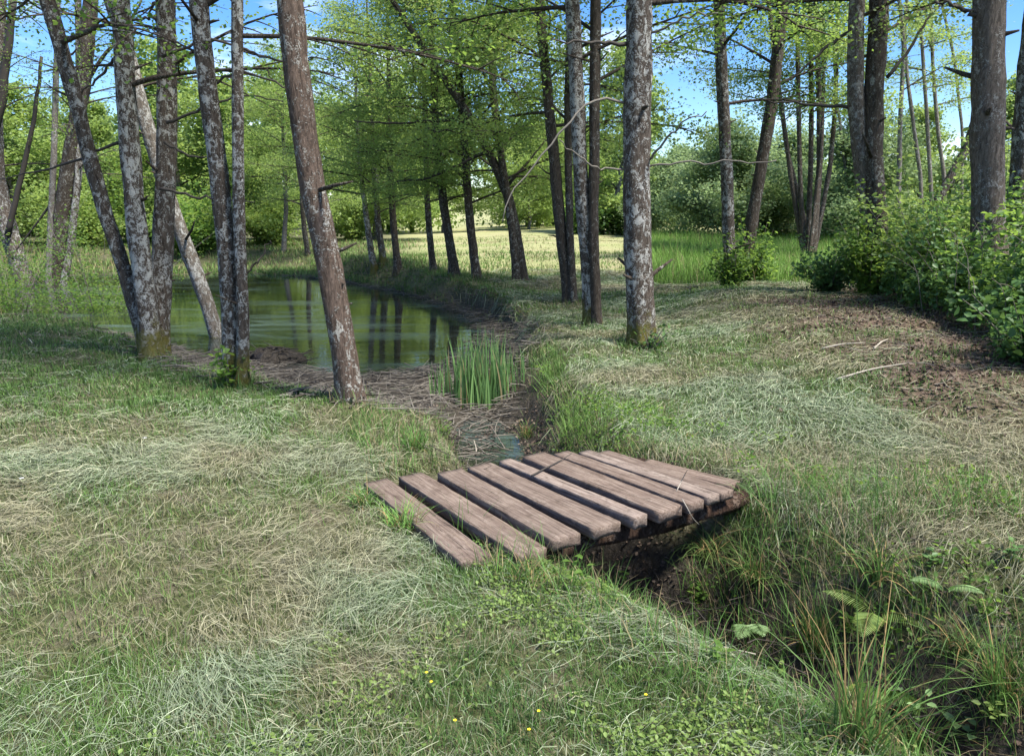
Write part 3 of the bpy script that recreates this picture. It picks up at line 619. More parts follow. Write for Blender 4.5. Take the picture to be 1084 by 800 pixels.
# dark hedge at the end of the field
def leafmass(name, fn_pts, n, ls, m, seed, label, cat, kind=None, group=None, six=False, stems=None, parent=None, nz=1.0):
    g = np.random.default_rng(seed); C = fn_pts(g, n); n = len(C)
    sz = ls * g.uniform(.55, 1.3, n)
    V, Fs = leaves(C, g.normal(0, 1, (n, 3)) * [1, 1, .6], g.normal(0, .5, (n, 3)) + [0, 0, nz], sz, sz * .72, six)
    rn = np.clip(g.random(n) * .6 + fbm(C[:, 0] * 2.5, C[:, 1] * 2.5, seed, 2) * .5 - .1, 0, 1)
    if six: rn = np.concatenate([rn, rn])
    o = build(name, V, Fs, M[m], parent, loc=(tuple(parent.location) if parent else None), attrs={'rnd': ('FACE', 'FLOAT', rn)})
    return tag(o, label, cat, group, kind) if label else o
def hedge_pts(g, n):
    x0, x1 = at_Y(590, 240, 50)[0], at_Y(700, 240, 50)[0]; X = g.uniform(x0, x1, n); Y = 50 + g.normal(0, .8, n)
    h = 1.5 + .7 * vnoise(X * .8, X * 0, 3); return np.stack([X, Y, terrain(X, Y) + g.random(n) ** .7 * h], 1)
hr = empty('hedge', (at_Y(645, 240, 50)[0], 50, zt(at_Y(645, 240, 50)[0], 50)), 'low dark hedge running along the far end of the sunny field', 'hedge')
leafmass('foliage', hedge_pts, 12000, .2, 'leaf_dark', 77, None, None, parent=hr)

# ------------------------------------------------------------------ bridge
def hex_plank(name, c4, top, thick, m, parent, warp=.004, seed=0):
    """plank from four top corners (near-left, near-right, far-right, far-left)"""
    g = np.random.default_rng(seed); nl, nr, fr, fl = [np.array(c, float) for c in c4]
    o = (nl + nr + fr + fl) / 4; ax = unit((fl + fr) / 2 - (nl + nr) / 2); L_ = np.linalg.norm((fl + fr) / 2 - (nl + nr) / 2)
    wv = (nr + fr) / 2 - (nl + fl) / 2; w_ = np.linalg.norm(wv - ax * (wv @ ax)); nxs = 28; ch = .004
    prof = [(-w_ / 2 + ch, 0), (-w_ / 6, .001), (w_ / 6, 0), (w_ / 2 - ch, 0), (w_ / 2, -ch), (w_ / 2, -thick * .5), (w_ / 2, -thick + ch), (w_ / 2 - ch, -thick), (0, -thick), (-w_ / 2 + ch, -thick), (-w_ / 2, -thick + ch), (-w_ / 2, -thick * .5), (-w_ / 2, -ch)]
    k = len(prof); V = []
    for i in range(nxs + 1):
        x = -L_ / 2 + L_ * i / nxs; e = .985 if i in (0, nxs) else 1
        bow = .006 * math.sin(i / nxs * 3.1 + seed)
        for (py, pz) in prof: V.append((x + g.normal(0, .0012) * (i in (0, nxs)), py * e + g.normal(0, .0009), (pz + thick / 2) * e - thick / 2 + bow * .5 + g.normal(0, .0007)))
    V = np.array(V); i = np.arange(nxs)[:, None] * k; j = np.arange(k)[None]; j2 = (j + 1) % k
    Q = np.stack([i + j, i + k + j, i + k + j2, i + j2], -1).reshape(-1, 4)
    V = np.concatenate([V, [(-L_ / 2, 0, -thick / 2), (L_ / 2, 0, -thick / 2)]]); a = np.arange(k); a2 = (a + 1) % k
    T = np.concatenate([np.stack([a, a2, np.full(k, len(V) - 2)], 1), np.stack([nxs * k + a2, nxs * k + a, np.full(k, len(V) - 1)], 1)])
    ob = build(name, V, [Q, T], m, parent)
    yv = unit(np.cross([0, 0, 1], ax)); zv = np.cross(ax, yv)
    Mx = Matrix(((ax[0], yv[0], zv[0], o[0]), (ax[1], yv[1], zv[1], o[1]), (ax[2], yv[2], zv[2], o[2]), (0, 0, 0, 1)))
    ob.matrix_local = Matrix.Translation(-parent.location) @ Mx
    return ob
br = empty('wooden_bridge', (.55, 4.15, 0), 'low footbridge of weathered brown planks laid with gaps across the ditch', 'bridge')
pl = [((487, 594), (521, 587), (411, 506), (385, 511), .045, .045, .06, 'wood'), ((548, 588), (580, 580), (447, 499), (422, 504), .06, .055, .065, 'wood'),
      ((584, 573), (616, 564), (487, 495), (464, 500), .095, .08, .058, 'wood'), ((629, 561), (657, 551), (519, 489), (495, 494), .10, .085, .058, 'wood'),
      ((672, 548), (685, 543), (541, 485), (528, 488), .10, .085, .065, 'wood_pale'), ((697, 542), (723, 533), (575, 479), (553, 483), .10, .085, .065, 'wood'),
      ((729, 533), (746, 528), (602, 477), (585, 480), .095, .08, .06, 'wood'), ((749, 527), (762, 522), (625, 476), (612, 478), .085, .07, .05, 'wood_pale'),
      ((764, 523), (777, 518), (645, 476), (632, 478), .075, .06, .05, 'wood'), ((770, 514), (786, 509), (690, 486), (676, 489), .025, .015, .05, 'wood')]
for k, (nl, nr, fr, fl, zn, zf, th, mm) in enumerate(pl):
    hex_plank('plank', [at_z(*nl, zn), at_z(*nr, zn), at_z(*fr, zf), at_z(*fl, zf)], 0, th, M[mm], br, seed=k)
def beam(pa, pb, r, m, z):
    P = np.linspace(np.array(pa), np.array(pb), 22); P[:, 2] += np.sin(np.linspace(0, 5, 22)) * .008; g = np.random.default_rng(int(r * 1e4))
    V, Fs = tube(P - P.mean(0), r * (1 + .10 * np.sin(np.linspace(0, 14, 22))) * np.interp(np.arange(22), [0, 1, 19, 21], [.8, 1, .85, .55]), 14, .28, 5)
    # turn so that object X runs along the log
    ax = unit(P[-1] - P[0]); yv = unit(np.cross([0, 0, 1], ax)); zv = np.cross(ax, yv); Rm = np.stack([ax, yv, zv], 1)
    ob = build('support_log', V @ Rm, Fs, m, br, smooth_=True); o = P.mean(0)
    ob.matrix_local = Matrix.Translation(-br.location) @ Matrix(((ax[0], yv[0], zv[0], o[0]), (ax[1], yv[1], zv[1], o[1]), (ax[2], yv[2], zv[2], o[2]), (0, 0, 0, 1)))
a = at_z(530, 588, .0); b_ = at_z(792, 522, .0)
off = np.array([-.01, .025, 0])
beam([a[0] + off[0], a[1] + off[1], -.06], [b_[0] + off[0], b_[1] + off[1], -.03], .068, M['wood_dark'], 0)
c_ = at_z(405, 512, 0); d_ = at_z(680, 480, 0); beam([c_[0] + .1, c_[1] - .05, -.06], [d_[0], d_[1] - .1, -.03], .06, M['wood_dark'], 0)
e_ = (a + c_) / 2; f_ = (b_ + d_) / 2
if 0: beam([e_[0], e_[1], -.06], [f_[0], f_[1], -.03], .06, M['wood_dark'], 0)
# ------------------------------------------------------------------ grass
def in_bridge(X, Y, m=.0):
    q = np.array([at_z(487, 594, 0)[:2], at_z(772, 521, 0)[:2], at_z(634, 478, 0)[:2], at_z(385, 511, 0)[:2]])
    c = q.mean(0); return inside(np.stack([X, Y], 1), c + (q - c) * (1 - m))
def sample(n, r0, r1, p, a0=-44, a1=44, g=rng):
    u = g.random(n); e = 2 - p; r = (r0 ** e + u * (r1 ** e - r0 ** e)) ** (1 / e); a = np.radians(g.uniform(a0, a1, n))
    return r * np.sin(a), r * np.cos(a), r
def colr(base, X, n, g, var=.25):
    c = np.asarray(base) * (1 + g.normal(0, var, (n, 1))); c = c * (1 + g.normal(0, .06, (n, 3))); return np.clip(c, .005, 1)
def rgba(c, k): c = np.repeat(c, k, 0); return np.concatenate([c, np.ones((len(c), 1))], 1)
def dryness(X, Y):
    d = fbm(X * .85 + 3, Y * .85, 101, 4); d = smooth(.42, .66, d)
    d = np.maximum(d, smooth(1.3, .2, np.hypot((X + 1.5) / .85, (Y - 2.78) / .34) + (fbm(X * 3, Y * 3, 103, 2) - .5)) * 1.3)          # worn brown patch at lower left
    d = np.maximum(d, smooth(1.2, .3, np.hypot((X + 3.1) / 1.2, (Y - 5.3) / .7)) * .8)
    return np.clip(d * (1 - .7 * smooth(1.3, .2, np.hypot((X - .1) / .8, (Y - 2.2) / .5))), 0, 1)
def turf(name, n, r0, r1, p, hgt, wid, seed, label):
    g = np.random.default_rng(seed); X, Y, r = sample(n, r0, r1, p, g=g)
    z, mud_, lit_, cut_, bank_, inB_, foot_ = terrain(X, Y, True)
    dr = dryness(X, Y); keep = (g.random(n) > mud_ * 1.15) & (g.random(n) > lit_ * .82) & (g.random(n) > dr * .45 * (1 - .7 * smooth(5.2, 7.2, Y) * smooth(.5, -1.2, X))) & (g.random(n) > cut_ * 1.1 - .15) & ~in_bridge(X, Y, -.01) & (g.random(n) > fieldmask(X, Y) * .8)
    clump = fbm(X * 6, Y * 6, 111, 2); keep &= g.random(n) < clump * 1.5 + .1
    X, Y, r, z, dr, cut_, clump = [q[keep] for q in (X, Y, r, z, dr, cut_, clump)]; n = len(X)
    H = hgt * g.uniform(.4, 1.3, n) * (.6 + .9 * clump) * (1 + r / 22) * (1 + 1.6 * smooth(.02, .3, cut_)); W_ = wid * g.uniform(.6, 1.3, n) * np.maximum(1, r / 3.4)
    az = g.random(n) * 6.283; lean = np.abs(g.normal(.35, .35, n)); cv = np.abs(g.normal(.6, .5, n))
    V, Fs = blades(np.stack([X, Y, z - .006], 1), H, W_, az, lean, cv, 2)
    gm = fbm(X * .7, Y * .7, 121, 3)[:, None]; t_ = (g.random((n, 1)))
    gc = np.array([.05, .11, .026]) * (1 - gm) + np.array([.145, .245, .055]) * gm
    dc = np.array([.20, .175, .09]) * t_ + np.array([.13, .155, .06]) * (1 - t_)
    lawn = smooth(5.2, 7.2, Y) * smooth(.5, -1.2, X); isd = (g.random(n) < (.08 + .55 * dr) * (1 - .6 * lawn))[:, None]
    c = np.where(isd, dc, gc) * (1 + g.normal(0, .25, (n, 1)))
    return tag(build(name, V, Fs, M['blade'], attrs={'col': ('FACE', 'FLOAT_COLOR', rgba(np.clip(c, .01, 1), 2))}), label, 'grass', kind='stuff')
turf('mown_grass', 760000, 1.45, 30, 1.5, .056, .0034, 501, 'short mown grass growing over the lawn and banks')
def hay(name, n, r0, r1, p, seed):
    g = np.random.default_rng(seed); X, Y, r = sample(n, r0, r1, p, g=g)
    z, mud_, lit_, cut_, bank_, inB_, foot_ = terrain(X, Y, True)
    den = smooth(.43, .58, fbm(X * 1.0 + 9, Y * 1.5, 131, 4)); den = np.maximum(den, .27) * (1 - .55 * smooth(1.2, .5, np.hypot((X + 1.5) / .85, (Y - 2.78) / .34))) * (1 - .85 * smooth(5.0, 6.6, Y) * smooth(.3, -1.0, X)) * (1 - .75 * smooth(1.3, .3, np.hypot((X - .2) / .75, (Y - 2.25) / .55)))
    keep = (g.random(n) < den) & (g.random(n) > mud_ * .93) & (g.random(n) > cut_ * .9) & (~in_bridge(X, Y, .0)) & (g.random(n) > bank_) & (g.random(n) > lit_ * .93) & (g.random(n) > .8 * smooth(.0, .06, cut_)) & (g.random(n) > .35 * smooth(.5, 1.6, ditch(np.stack([X, Y], 1))[0]) * smooth(5.2, 4.0, Y) * (fbm(X * 2, Y * 2, 144, 2) > .48))
    X, Y, r, z, den, lit_ = [q[keep] for q in (X, Y, r, z, den, lit_)]; n = len(X)
    flow = fbm(X * .8, Y * .8, 141, 3) * 9 + g.normal(0, .65, n)
    Ln = g.uniform(.04, .17, n) * (1 + r / 18); k = 4
    cvr = g.normal(0, .9, n) / 3; dx = np.zeros((n, k)); dy = np.zeros((n, k)); a = flow.copy()
    for q in range(1, k): dx[:, q] = dx[:, q - 1] + np.cos(a) * Ln / 3; dy[:, q] = dy[:, q - 1] + np.sin(a) * Ln / 3; a = a + cvr
    PX, PY = X[:, None] + dx, Y[:, None] + dy
    # ground height from a cheap local look-up at both ends
    z1 = terrain(PX[:, -1], PY[:, -1]); tt = np.linspace(0, 1, k)[None]
    lift = (g.random(n) ** 1.5 * .05 * (.4 + den))[:, None]; PZ = z[:, None] * (1 - tt) + z1[:, None] * tt + lift + .006 + (g.normal(0, .012, (n, k)) + np.sin(tt * 3.14) * .012)
    W_ = .0018 * g.uniform(.6, 1.5, n) * np.maximum(1, r / 3.2)
    sx, sy = -np.sin(flow), np.cos(flow); tw = g.normal(0, .6, n)
    S = np.stack([sx * np.cos(tw), sy * np.cos(tw), np.sin(tw)], 1)[:, None] * (W_ * .5)[:, None, None] * np.array([.8, 1, .8, .3])[None, :, None]
    C = np.stack([PX, PY, PZ], -1); V = np.stack([C - S, C + S], 2).reshape(-1, 3)
    b = np.arange(n)[:, None, None] * (2 * k) + (np.arange(k - 1) * 2)[None, :, None]; Fq = (b + np.array([0, 1, 3, 2])).reshape(-1, 4)
    t_ = g.random((n, 1)); d_ = (np.clip(dryness(X, Y) + lit_ * .7, 0, 1))[:, None]
    c = np.array([.135, .185, .10]) * t_ + np.array([.275, .31, .205]) * (1 - t_); c2 = np.array([.29, .235, .15]) * t_ + np.array([.15, .105, .065]) * (1 - t_)
    d_ = np.clip(d_, 0, 1); c = c * (1 - d_ * .6) + c2 * d_ * .6; c[g.random(n) < .06] = [.34, .33, .22]; c = np.clip(c * (1 + g.normal(0, .25, (n, 1))), .01, 1)
    return tag(build(name, V, [Fq], M['hay'], attrs={'col': ('FACE', 'FLOAT_COLOR', rgba(c, 3))}), 'pale cut grass clippings lying in swirls over the lawn', 'cut grass', kind='stuff')
hay('hay_clippings', 400000, 1.45, 22, 1.45, 511)

# long grass: rims of the ditch, bank feet, strip behind the clearing
def longgrass(name, X, Y, H, wid, base, label, seed, bend=(.7, .5), z=None, seg=3, drynz=.15, mat_='blade'):
    g = np.random.default_rng(seed); n = len(X); z = terrain(X, Y) if z is None else z; r = np.hypot(X, Y)
    V, Fs = blades(np.stack([X, Y, z - .01], 1), H, wid * g.uniform(.6, 1.3, n) * np.maximum(1, r / 6), g.random(n) * 6.283, np.abs(g.normal(.15, .2, n)), np.abs(g.normal(*bend, n)), seg)
    t_ = g.random((n, 1)); c = np.asarray(base) * (.65 + .8 * t_); dr = (g.random(n) < drynz)[:, None]; c = np.where(dr, np.array([.26, .21, .11]) * (.6 + .7 * t_), c)
    o = build(name, V, Fs, M[mat_], attrs={'col': ('FACE', 'FLOAT_COLOR', rgba(np.clip(c, .01, 1), seg))})
    return tag(o, label, 'grass', kind='stuff')
g = np.random.default_rng(601); n = 80000
X = g.uniform(-1.5, 4.2, n); Y = g.uniform(1.2, 7.2, n); sd_, al = ditch(np.stack([X, Y], 1)); cl = fbm(X * 3.2, Y * 3.2, 151, 3)
k = (((sd_ < -.42) & (sd_ > -1.0) & (g.random(n) < .7)) | ((sd_ > .28) & (sd_ < 1.9) & (g.random(n) < smooth(.40, .56, cl) * 1.0))) & ~in_bridge(X, Y, -.02) & ((Y < 6.2))
X, Y, cl, sd_ = X[k], Y[k], cl[k], sd_[k]; bk = smooth(5.2, 4.2, Y + .55 * (X - 1.2)) * .65 + .35
longgrass('ditch_grass', X, Y, g.uniform(.07, .30, len(X)) * bk * (.5 + cl) * np.where(sd_ > 0, 1.15, .8), .0042, (.09, .185, .04), 'long green grass fringing the sides of the ditch', 602, (.9, .6), drynz=.3)
n = 110000; X = g.uniform(2.6, 19, n); Y = g.uniform(15.5, 40, n); px = X / Y; cl = fbm(X * .8, Y * .8, 161, 3)
k = (px > .178 + (cl - .5) * .05) & (px < .52) & (Y + (cl - .5) * 3 > 16.6); X, Y, cl = X[k], Y[k], cl[k]
longgrass('tall_grass', X, Y, g.uniform(.3, .7, len(X)) * (.6 + .9 * cl), .0045, (.15, .27, .05), 'tall bright green grass standing behind the clearing', 603, (.5, .35), drynz=.1)
n = 36000; X = g.uniform(-12, 3.5, n); Y = g.uniform(6, 34, n); P_ = np.stack([X, Y], 1); db = pdist(P_, BP); k = (db < .9) & (g.random(n) < np.clip(1 - db, .1, 1)) & (fbm(X * 2, Y * 2, 171, 2) > .42) & ~((Y < 9) & (X < .1))
X, Y = X[k], Y[k]; longgrass('bank_grass', X, Y, g.uniform(.08, .26, len(X)), .005, (.075, .12, .035), 'rough grass along the crest of the pond bank', 604, (.9, .5), drynz=.3)
g = np.random.default_rng(606); X, Y, H_ = [], [], []
for fx, fy, fr in FEET:
    m_ = int(g.uniform(60, 240)); a = g.random(m_) * 6.28 if g.random() < .5 else g.normal(g.random() * 6.28, 1.2, m_); q = fr * 1.0 + np.abs(g.normal(0, .10, m_)); X += list(fx + np.cos(a) * q); Y += list(fy + np.sin(a) * q); H_ += list(g.uniform(.05, .22, m_) * g.uniform(.6, 1.2))
longgrass('foot_grass', np.array(X), np.array(Y), np.array(H_), .0045, (.10, .18, .045), 'uncut grass left round the feet of the trunks', 607, (.6, .5), drynz=.25)
g = np.random.default_rng(608); n = 60000; Y = g.uniform(20, 44, n); X = Y * g.uniform(-.85, .05, n); P_ = np.stack([X, Y], 1)
k = ~inside(P_, WP) & (g.random(n) > fieldmask(X, Y) * .9) & (fbm(X * .7, Y * .7, 172, 3) > .36); X, Y = X[k], Y[k]
longgrass('far_bank_grass', X, Y, g.uniform(.06, .26, len(X)), .006, (.13, .20, .055), 'rough meadow grass on the far side of the pond', 609, (.6, .4), drynz=.25, seg=2)
# field stubble
n = 40000; X, Y, r = sample(n, 20, 48, 1.3, -18, 30, g); fmk = fieldmask(X, Y); k = g.random(n) < fmk; X, Y = X[k], Y[k]
longgrass('field_grass', X, Y, g.uniform(.02, .055, len(X)), .006, (.24, .265, .11), 'sunny mown meadow grass beyond the trees', 605, (.6, .4), drynz=.45, seg=2)

# ------------------------------------------------------------------ undergrowth on the right bank
def bank_pts(g, n):
    Y = 4.3 + 13 * g.random(n) ** 1.25; foot = np.interp(Y, [0, 3, 6, 10.4, 20, 40], [3.6, 3.75, 4.0, 5.0, 8.1, 16]); X = foot + .25 + g.random(n) ** 1.1 * 5.5
    cl = fbm(X * .8, Y * .8, 181, 3); edge = smooth(.1, 1.6, X - foot)
    top = (.10 + 1.25 * smooth(.3, .72, cl)) * (.3 + .75 * edge) * (.7 + .6 * fbm(X * 3.5, Y * 3.5, 188, 2))
    k = g.random(n) < smooth(.32, .48, cl + edge * .25) ; X, Y, top = X[k], Y[k], top[k]
    return np.stack([X, Y, terrain(X, Y) + top * g.random(len(X)) ** .55 + .02], 1)
leafmass('bramble_undergrowth', bank_pts, 70000, .078, 'leaf_bramble', 701, 'tangled brambles and nettles covering the bank at the right', 'undergrowth', kind='stuff', six=True)
def nettle_pts(g, n):
    b = bank_pts(g, 900)[:, :2]; b = b[:700]; k = g.integers(0, len(b), n); h = .25 + .75 * _h(np.round(b[k, 0] * 97).astype(int), np.round(b[k, 1] * 89).astype(int), 5) ** 1.3
    z = terrain(b[:, 0], b[:, 1])[k]; u = g.random(n) ** .6
    lv = np.round(u * 9) / 9; return np.stack([b[k, 0] + g.normal(0, .055, n) + lv * .1, b[k, 1] + g.normal(0, .055, n), z + .12 + lv * h * 1.15], 1)
leafmass('nettles', nettle_pts, 26000, .075, 'leaf_alder', 704, 'upright light green nettles standing out of the brambles on the bank', 'undergrowth', kind='stuff', six=True)
g = np.random.default_rng(702); mb = MB()
for _ in range(420):
    p = bank_pts(g, 3)
    if not len(p): continue
    p = p[0]; z0 = zt(p[0], p[1]); a = g.random() * 6.28; h = g.uniform(.5, 1.5); q = np.array([math.cos(a), math.sin(a), 0]) * g.uniform(.2, .8)
    mb.add(*tube(resample(np.array([[p[0], p[1], z0 - .05], [p[0] + q[0] * .3, p[1] + q[1] * .3, z0 + h * .7], [p[0] + q[0], p[1] + q[1], z0 + h * .8]]), 6), np.linspace(.006, .002, 6), 4, cap=False))
tag(mb.build('bramble_stems', M['twig']), 'thin arching stems among the brambles on the bank', 'stems', kind='stuff')
def bush(label, x, y, Y0, rad, hgt, n, ls, m, seed, name='bush', group='bushes on the right bank'):
    X0 = at_Y(x, y, Y0)[0]; z0 = zt(X0, Y0); root = empty(name, (X0, Y0, z0), label, 'bush', group); g = np.random.default_rng(seed); mb = MB(); C = []
    ns = 34
    for i in range(ns):
        a = g.random() * 6.28; e = g.uniform(.5, 1.4); Ls = g.uniform(.35, 1.0) if i % 4 else g.uniform(1.0, 1.5); d = np.array([math.cos(a) * math.cos(e) * rad * 1.2, math.sin(a) * math.cos(e) * rad * 1.2, math.sin(e) * hgt]) * Ls
        P = resample(np.array([[X0, Y0, z0 - .03], np.array([X0, Y0, z0]) + d * .55 + [0, 0, .08 * hgt], np.array([X0, Y0, z0]) + d]), 7); mb.add(*tube(P, np.linspace(.009, .002, 7), 4, cap=False))
        t_ = g.random((n // ns, 1)) ** .7 * 5.9; k = t_.astype(int)[:, 0]; C.append(P[k] + (P[k + 1] - P[k]) * (t_ - k[:, None]) + g.normal(0, .07 * rad + .03, (n // ns, 3)))
    C = np.concatenate(C); C = C[C[:, 2] > z0]
    mb.build('stems', M['twig'], root, loc=tuple(root.location)); leafmass('foliage', lambda g_, n_: C, len(C), ls, m, seed, None, None, six=True, parent=root)
    return root
bush('dark leafed nettle bush spilling onto the path at the right border', 1082, 405, 6.1, .5, .5, 1500, .075, 'leaf_bramble', 711)
bush('bushy bramble hiding the foot of the thickest trunk', 1015, 300, 9.3, .8, .95, 3000, .07, 'leaf_bramble', 712)
bush('light leafed bush climbing round the joined foot of the stout pair', 925, 260, 12.1, .75, 1.25, 3600, .075, 'leaf_alder', 713)
bush('leafy bush in front of the stout pair, on the edge of the bramble bank', 880, 280, 12.8, .65, .8, 2500, .07, 'leaf_bramble', 714)
bush('bright green sapling bush between the stout pair and the thickest trunk', 985, 250, 10.6, .9, 1.7, 4200, .075, 'leaf_light', 715)
bush('leafy shoots round the foot of the straight slim trunk by the tall grass', 775, 275, 14.8, .5, .9, 1600, .075, 'leaf_alder', 716)
bush('leafy shoots round the foot of the slanting trunk by the tall grass', 800, 262, 16.2, .7, 1.1, 2200, .08, 'leaf_alder', 717)
bush('small light green bush by the right border behind the trunk cut by it', 1060, 240, 12.5, .9, 1.7, 4200, .08, 'leaf_light', 718)
bush('small leafy shoots round the mossy foot of the two stemmed tree', 243, 398, Yd - .12, .26, .3, 260, .07, 'leaf_alder', 719, group='shoots at tree feet')
bush('weeds round the foot of the thick lichen speckled trunk', 688, 362, Yg - .2, .3, .28, 260, .05, 'leaf_bramble', 720, group='shoots at tree feet')
bush('wide fine leafed bush reaching over the water behind the left clump', 100, 300, 17, 2.6, 3.0, 5200, .06, 'leaf_alder', 721, group='bushes at the pond')
bush('wide fine leafed bush at the waterside cut by the left border', 10, 300, 17.0, 2.6, 3.0, 5200, .06, 'leaf_alder', 722, group='bushes at the pond')
bush('low bush on the far bank between slanting pale trunk and two stemmed tree', 200, 285, 33, 2.4, 2.6, 5200, .16, 'leaf_alder', 723, group='bushes at the pond')

for k, (lb, x, Y_, rd, hg, mm) in enumerate([('round light green bush across the pond behind the pale slanting trunk', 215, 34.5, 2.4, 2.4, 'leaf_light'), ('spreading light green bush across the pond between two stemmed tree and brown trunk', 285, 38, 3.0, 2.8, 'leaf_light'),
      ('light green bush across the pond, left of the three stemmed tree', 90, 36, 3.2, 3.0, 'leaf_light'), ('mid green bush across the pond between stems of the three stemmed tree', 150, 38, 3.0, 3.4, 'leaf_alder'),
      ('light green bush on the far bank behind the pair of small pale trunks', 375, 42, 3.0, 3.2, 'leaf_light')]):
    bush(lb, x, 250, Y_, rd, hg, 6000, .16, mm, 730 + k, group='bushes across the pond')
# ------------------------------------------------------------------ litter, twigs
g = np.random.default_rng(801)
def litter_pts(g_, n):
    X = g_.uniform(1.0, 7.5, n); Y = g_.uniform(4.2, 15, n); z, mud_, lit_, *_ = terrain(X, Y, True); k = g_.random(n) < lit_ + .02; return np.stack([X[k], Y[k], z[k] + .008 + g_.random(k.sum()) * .015], 1)
leafmass('leaf_litter', litter_pts, 40000, .045, 'litter', 802, 'brown dead leaves strewn over the bare slope at the right', 'leaf litter', kind='stuff', nz=2.5)
def sticks(name, n, fn, lmin, lmax, rad, m, label, seed, lift=.02, tilt=.12):
    g = np.random.default_rng(seed); mb = MB(); XY = fn(g, n); Z = terrain(XY[:, 0], XY[:, 1]); Z = np.maximum(Z, ZW)
    for (x, y), z0 in zip(XY, Z):
        L_ = g.uniform(lmin, lmax); a = g.random() * 3.14; e = g.normal(0, tilt); d = np.array([math.cos(a), math.sin(a), math.sin(e)]) * L_ / 2; c = np.array([x, y, z0 + lift * g.random() + .004])
        bw = g.normal(0, .06 * L_, 3) * [1, 1, .4]; rr = rad * g.uniform(.5, 1.4)
        mb.add(*tube(np.array([c - d, c - d * .3 + bw, c + d * .4 + bw * .6, c + d]), [rr, rr * .9, rr * .7, rr * .3], 4, cap=False))
    return tag(mb.build(name, M[m]), label, 'twigs', kind='stuff')
def mudfn(g, n):
    out = []
    while len(out) < n:
        X = g.uniform(-10, 1.2, 4000); Y = g.uniform(5.8, 26, 4000); P_ = np.stack([X, Y], 1); inb = inside(P_, BP); inw = inside(P_, WP); dw = pdist(P_, WP)
        k = inb & (~inw | (dw < .25)) & (g.random(4000) < np.clip(12 / Y, .2, 1)); out += list(P_[k])
    return np.array(out[:n])
sticks('reed_debris', 3600, mudfn, .12, .6, .005, 'twig', 'dead brown reed stems and twigs matted on the muddy shore', 811, .05, .15)
sticks('dark_debris', 1500, mudfn, .1, .5, .007, 'twig_dark', 'dark wet twigs lying on the muddy shore', 812, .04)
def ditchfn(g, n):
    out = []
    while len(out) < n:
        P_ = np.stack([g.uniform(-1.2, 3.4, 3000), g.uniform(1.2, 7.4, 3000)], 1); s_, _ = ditch(P_); out += list(P_[(s_ > -.6) & (s_ < .95)])
    return np.array(out[:n])
sticks('ditch_debris', 520, ditchfn, .06, .32, .0026, 'twig_dark', 'dry stalks and twigs caught on the sides of the ditch', 813, .08, .5)
def rightfn(g, n):
    P_ = litter_pts(g, n * 4)[:, :2]; return P_[:n]
sticks('straw_and_twigs', 1500, rightfn, .08, .35, .0032, 'twig', 'pale straw and twigs on the bare slope under the brambles', 814, .03)

# loose single sticks
def stick(label, px, z, d, m='twig', name='stick'):
    P = []
    for (x, y), zz in zip(px, z): P.append(at_z(x, y, zz))
    P = resample(np.array(P), 12); return tag(build(name, *tube(P, np.linspace(d, d * .4, 12), 6, .15, 4), M[m], loc=tuple(P[0]), smooth_=True), label, 'stick')
stick('thin curved twig lying across the far ends of the middle planks', [(563, 503), (580, 494), (592, 488), (605, 480)], [.1, .105, .10, .12], .006, 'twig_dark')
stick('pale straw bent over the end of the wide plank on the right side', [(722, 528), (728, 538), (733, 548), (740, 555)], [.11, .13, .06, .0], .003, 'twig_pale')
stick('pale stem sticking up at the right end of the bridge', [(716, 520), (722, 508), (726, 500), (728, 497)], [.09, .13, .2, .26], .003, 'twig_pale')
for lb, a, b_ in (('long thin pale stick lying on the bare slope right of the clearing', (885, 405), (960, 388)), ('pale stick lying uphill of the long one on the bare slope', (870, 372), (915, 366)), ('short pale stick lying near the foot of the brambles', (925, 372), (940, 362))):
    A, B = hit(*a), hit(*b_); tag(build('stick', *tube(resample(np.array([A + [0, 0, .03], (A + B) / 2 + [0, 0, .05], B + [0, 0, .03]]), 10), np.linspace(.011, .004, 10), 6, .2, 3), M['twig_pale'], loc=tuple(A)), lb, 'stick')
A = at_z(790, 708, -.5); B = at_z(840, 752, -.5); tag(build('stick', *tube(resample(np.array([A + [-.1, .1, .04], A + [.02, 0, .06], (A + B) / 2 + [0, 0, .02], B]), 12), np.linspace(.018, .008, 12), 7, .25, 3), M['twig_dark'], loc=tuple(A)), 'dark wet branch lying in the bottom of the ditch', 'stick')
A = at_z(700, 690, -.45); B = at_z(800, 692, -.4); tag(build('stick', *tube(resample(np.array([A, (A + B) / 2 + [0, 0, .05], B]), 10), np.linspace(.006, .003, 10), 5, .2, 3), M['twig_pale'], loc=tuple(A)), 'thin pale stick across the ditch bottom below the ferns', 'stick')
ditch_lit = lambda g_, n: (lambda P_: np.stack([P_[:, 0], P_[:, 1], terrain(P_[:, 0], P_[:, 1]) + g_.random(n) * .02 + .006], 1))(ditchfn(g_, n))
leafmass('ditch_leaves', ditch_lit, 6500, .027, 'litter', 817, 'dead brown leaves lying in the ditch', 'leaf litter', kind='stuff', six=True, nz=1.2)
# pale stick propped behind the bridge, in the mud mouth
A = hit(500, 492); tag(build('stick', *tube(resample(np.array([A, A + [.04, .05, .12], A + [.01, .1, .2]]), 8), np.linspace(.012, .004, 8), 5, .2, 3), M['twig_pale'], loc=tuple(A)), 'crooked pale twig standing on the bank just behind the bridge', 'stick')

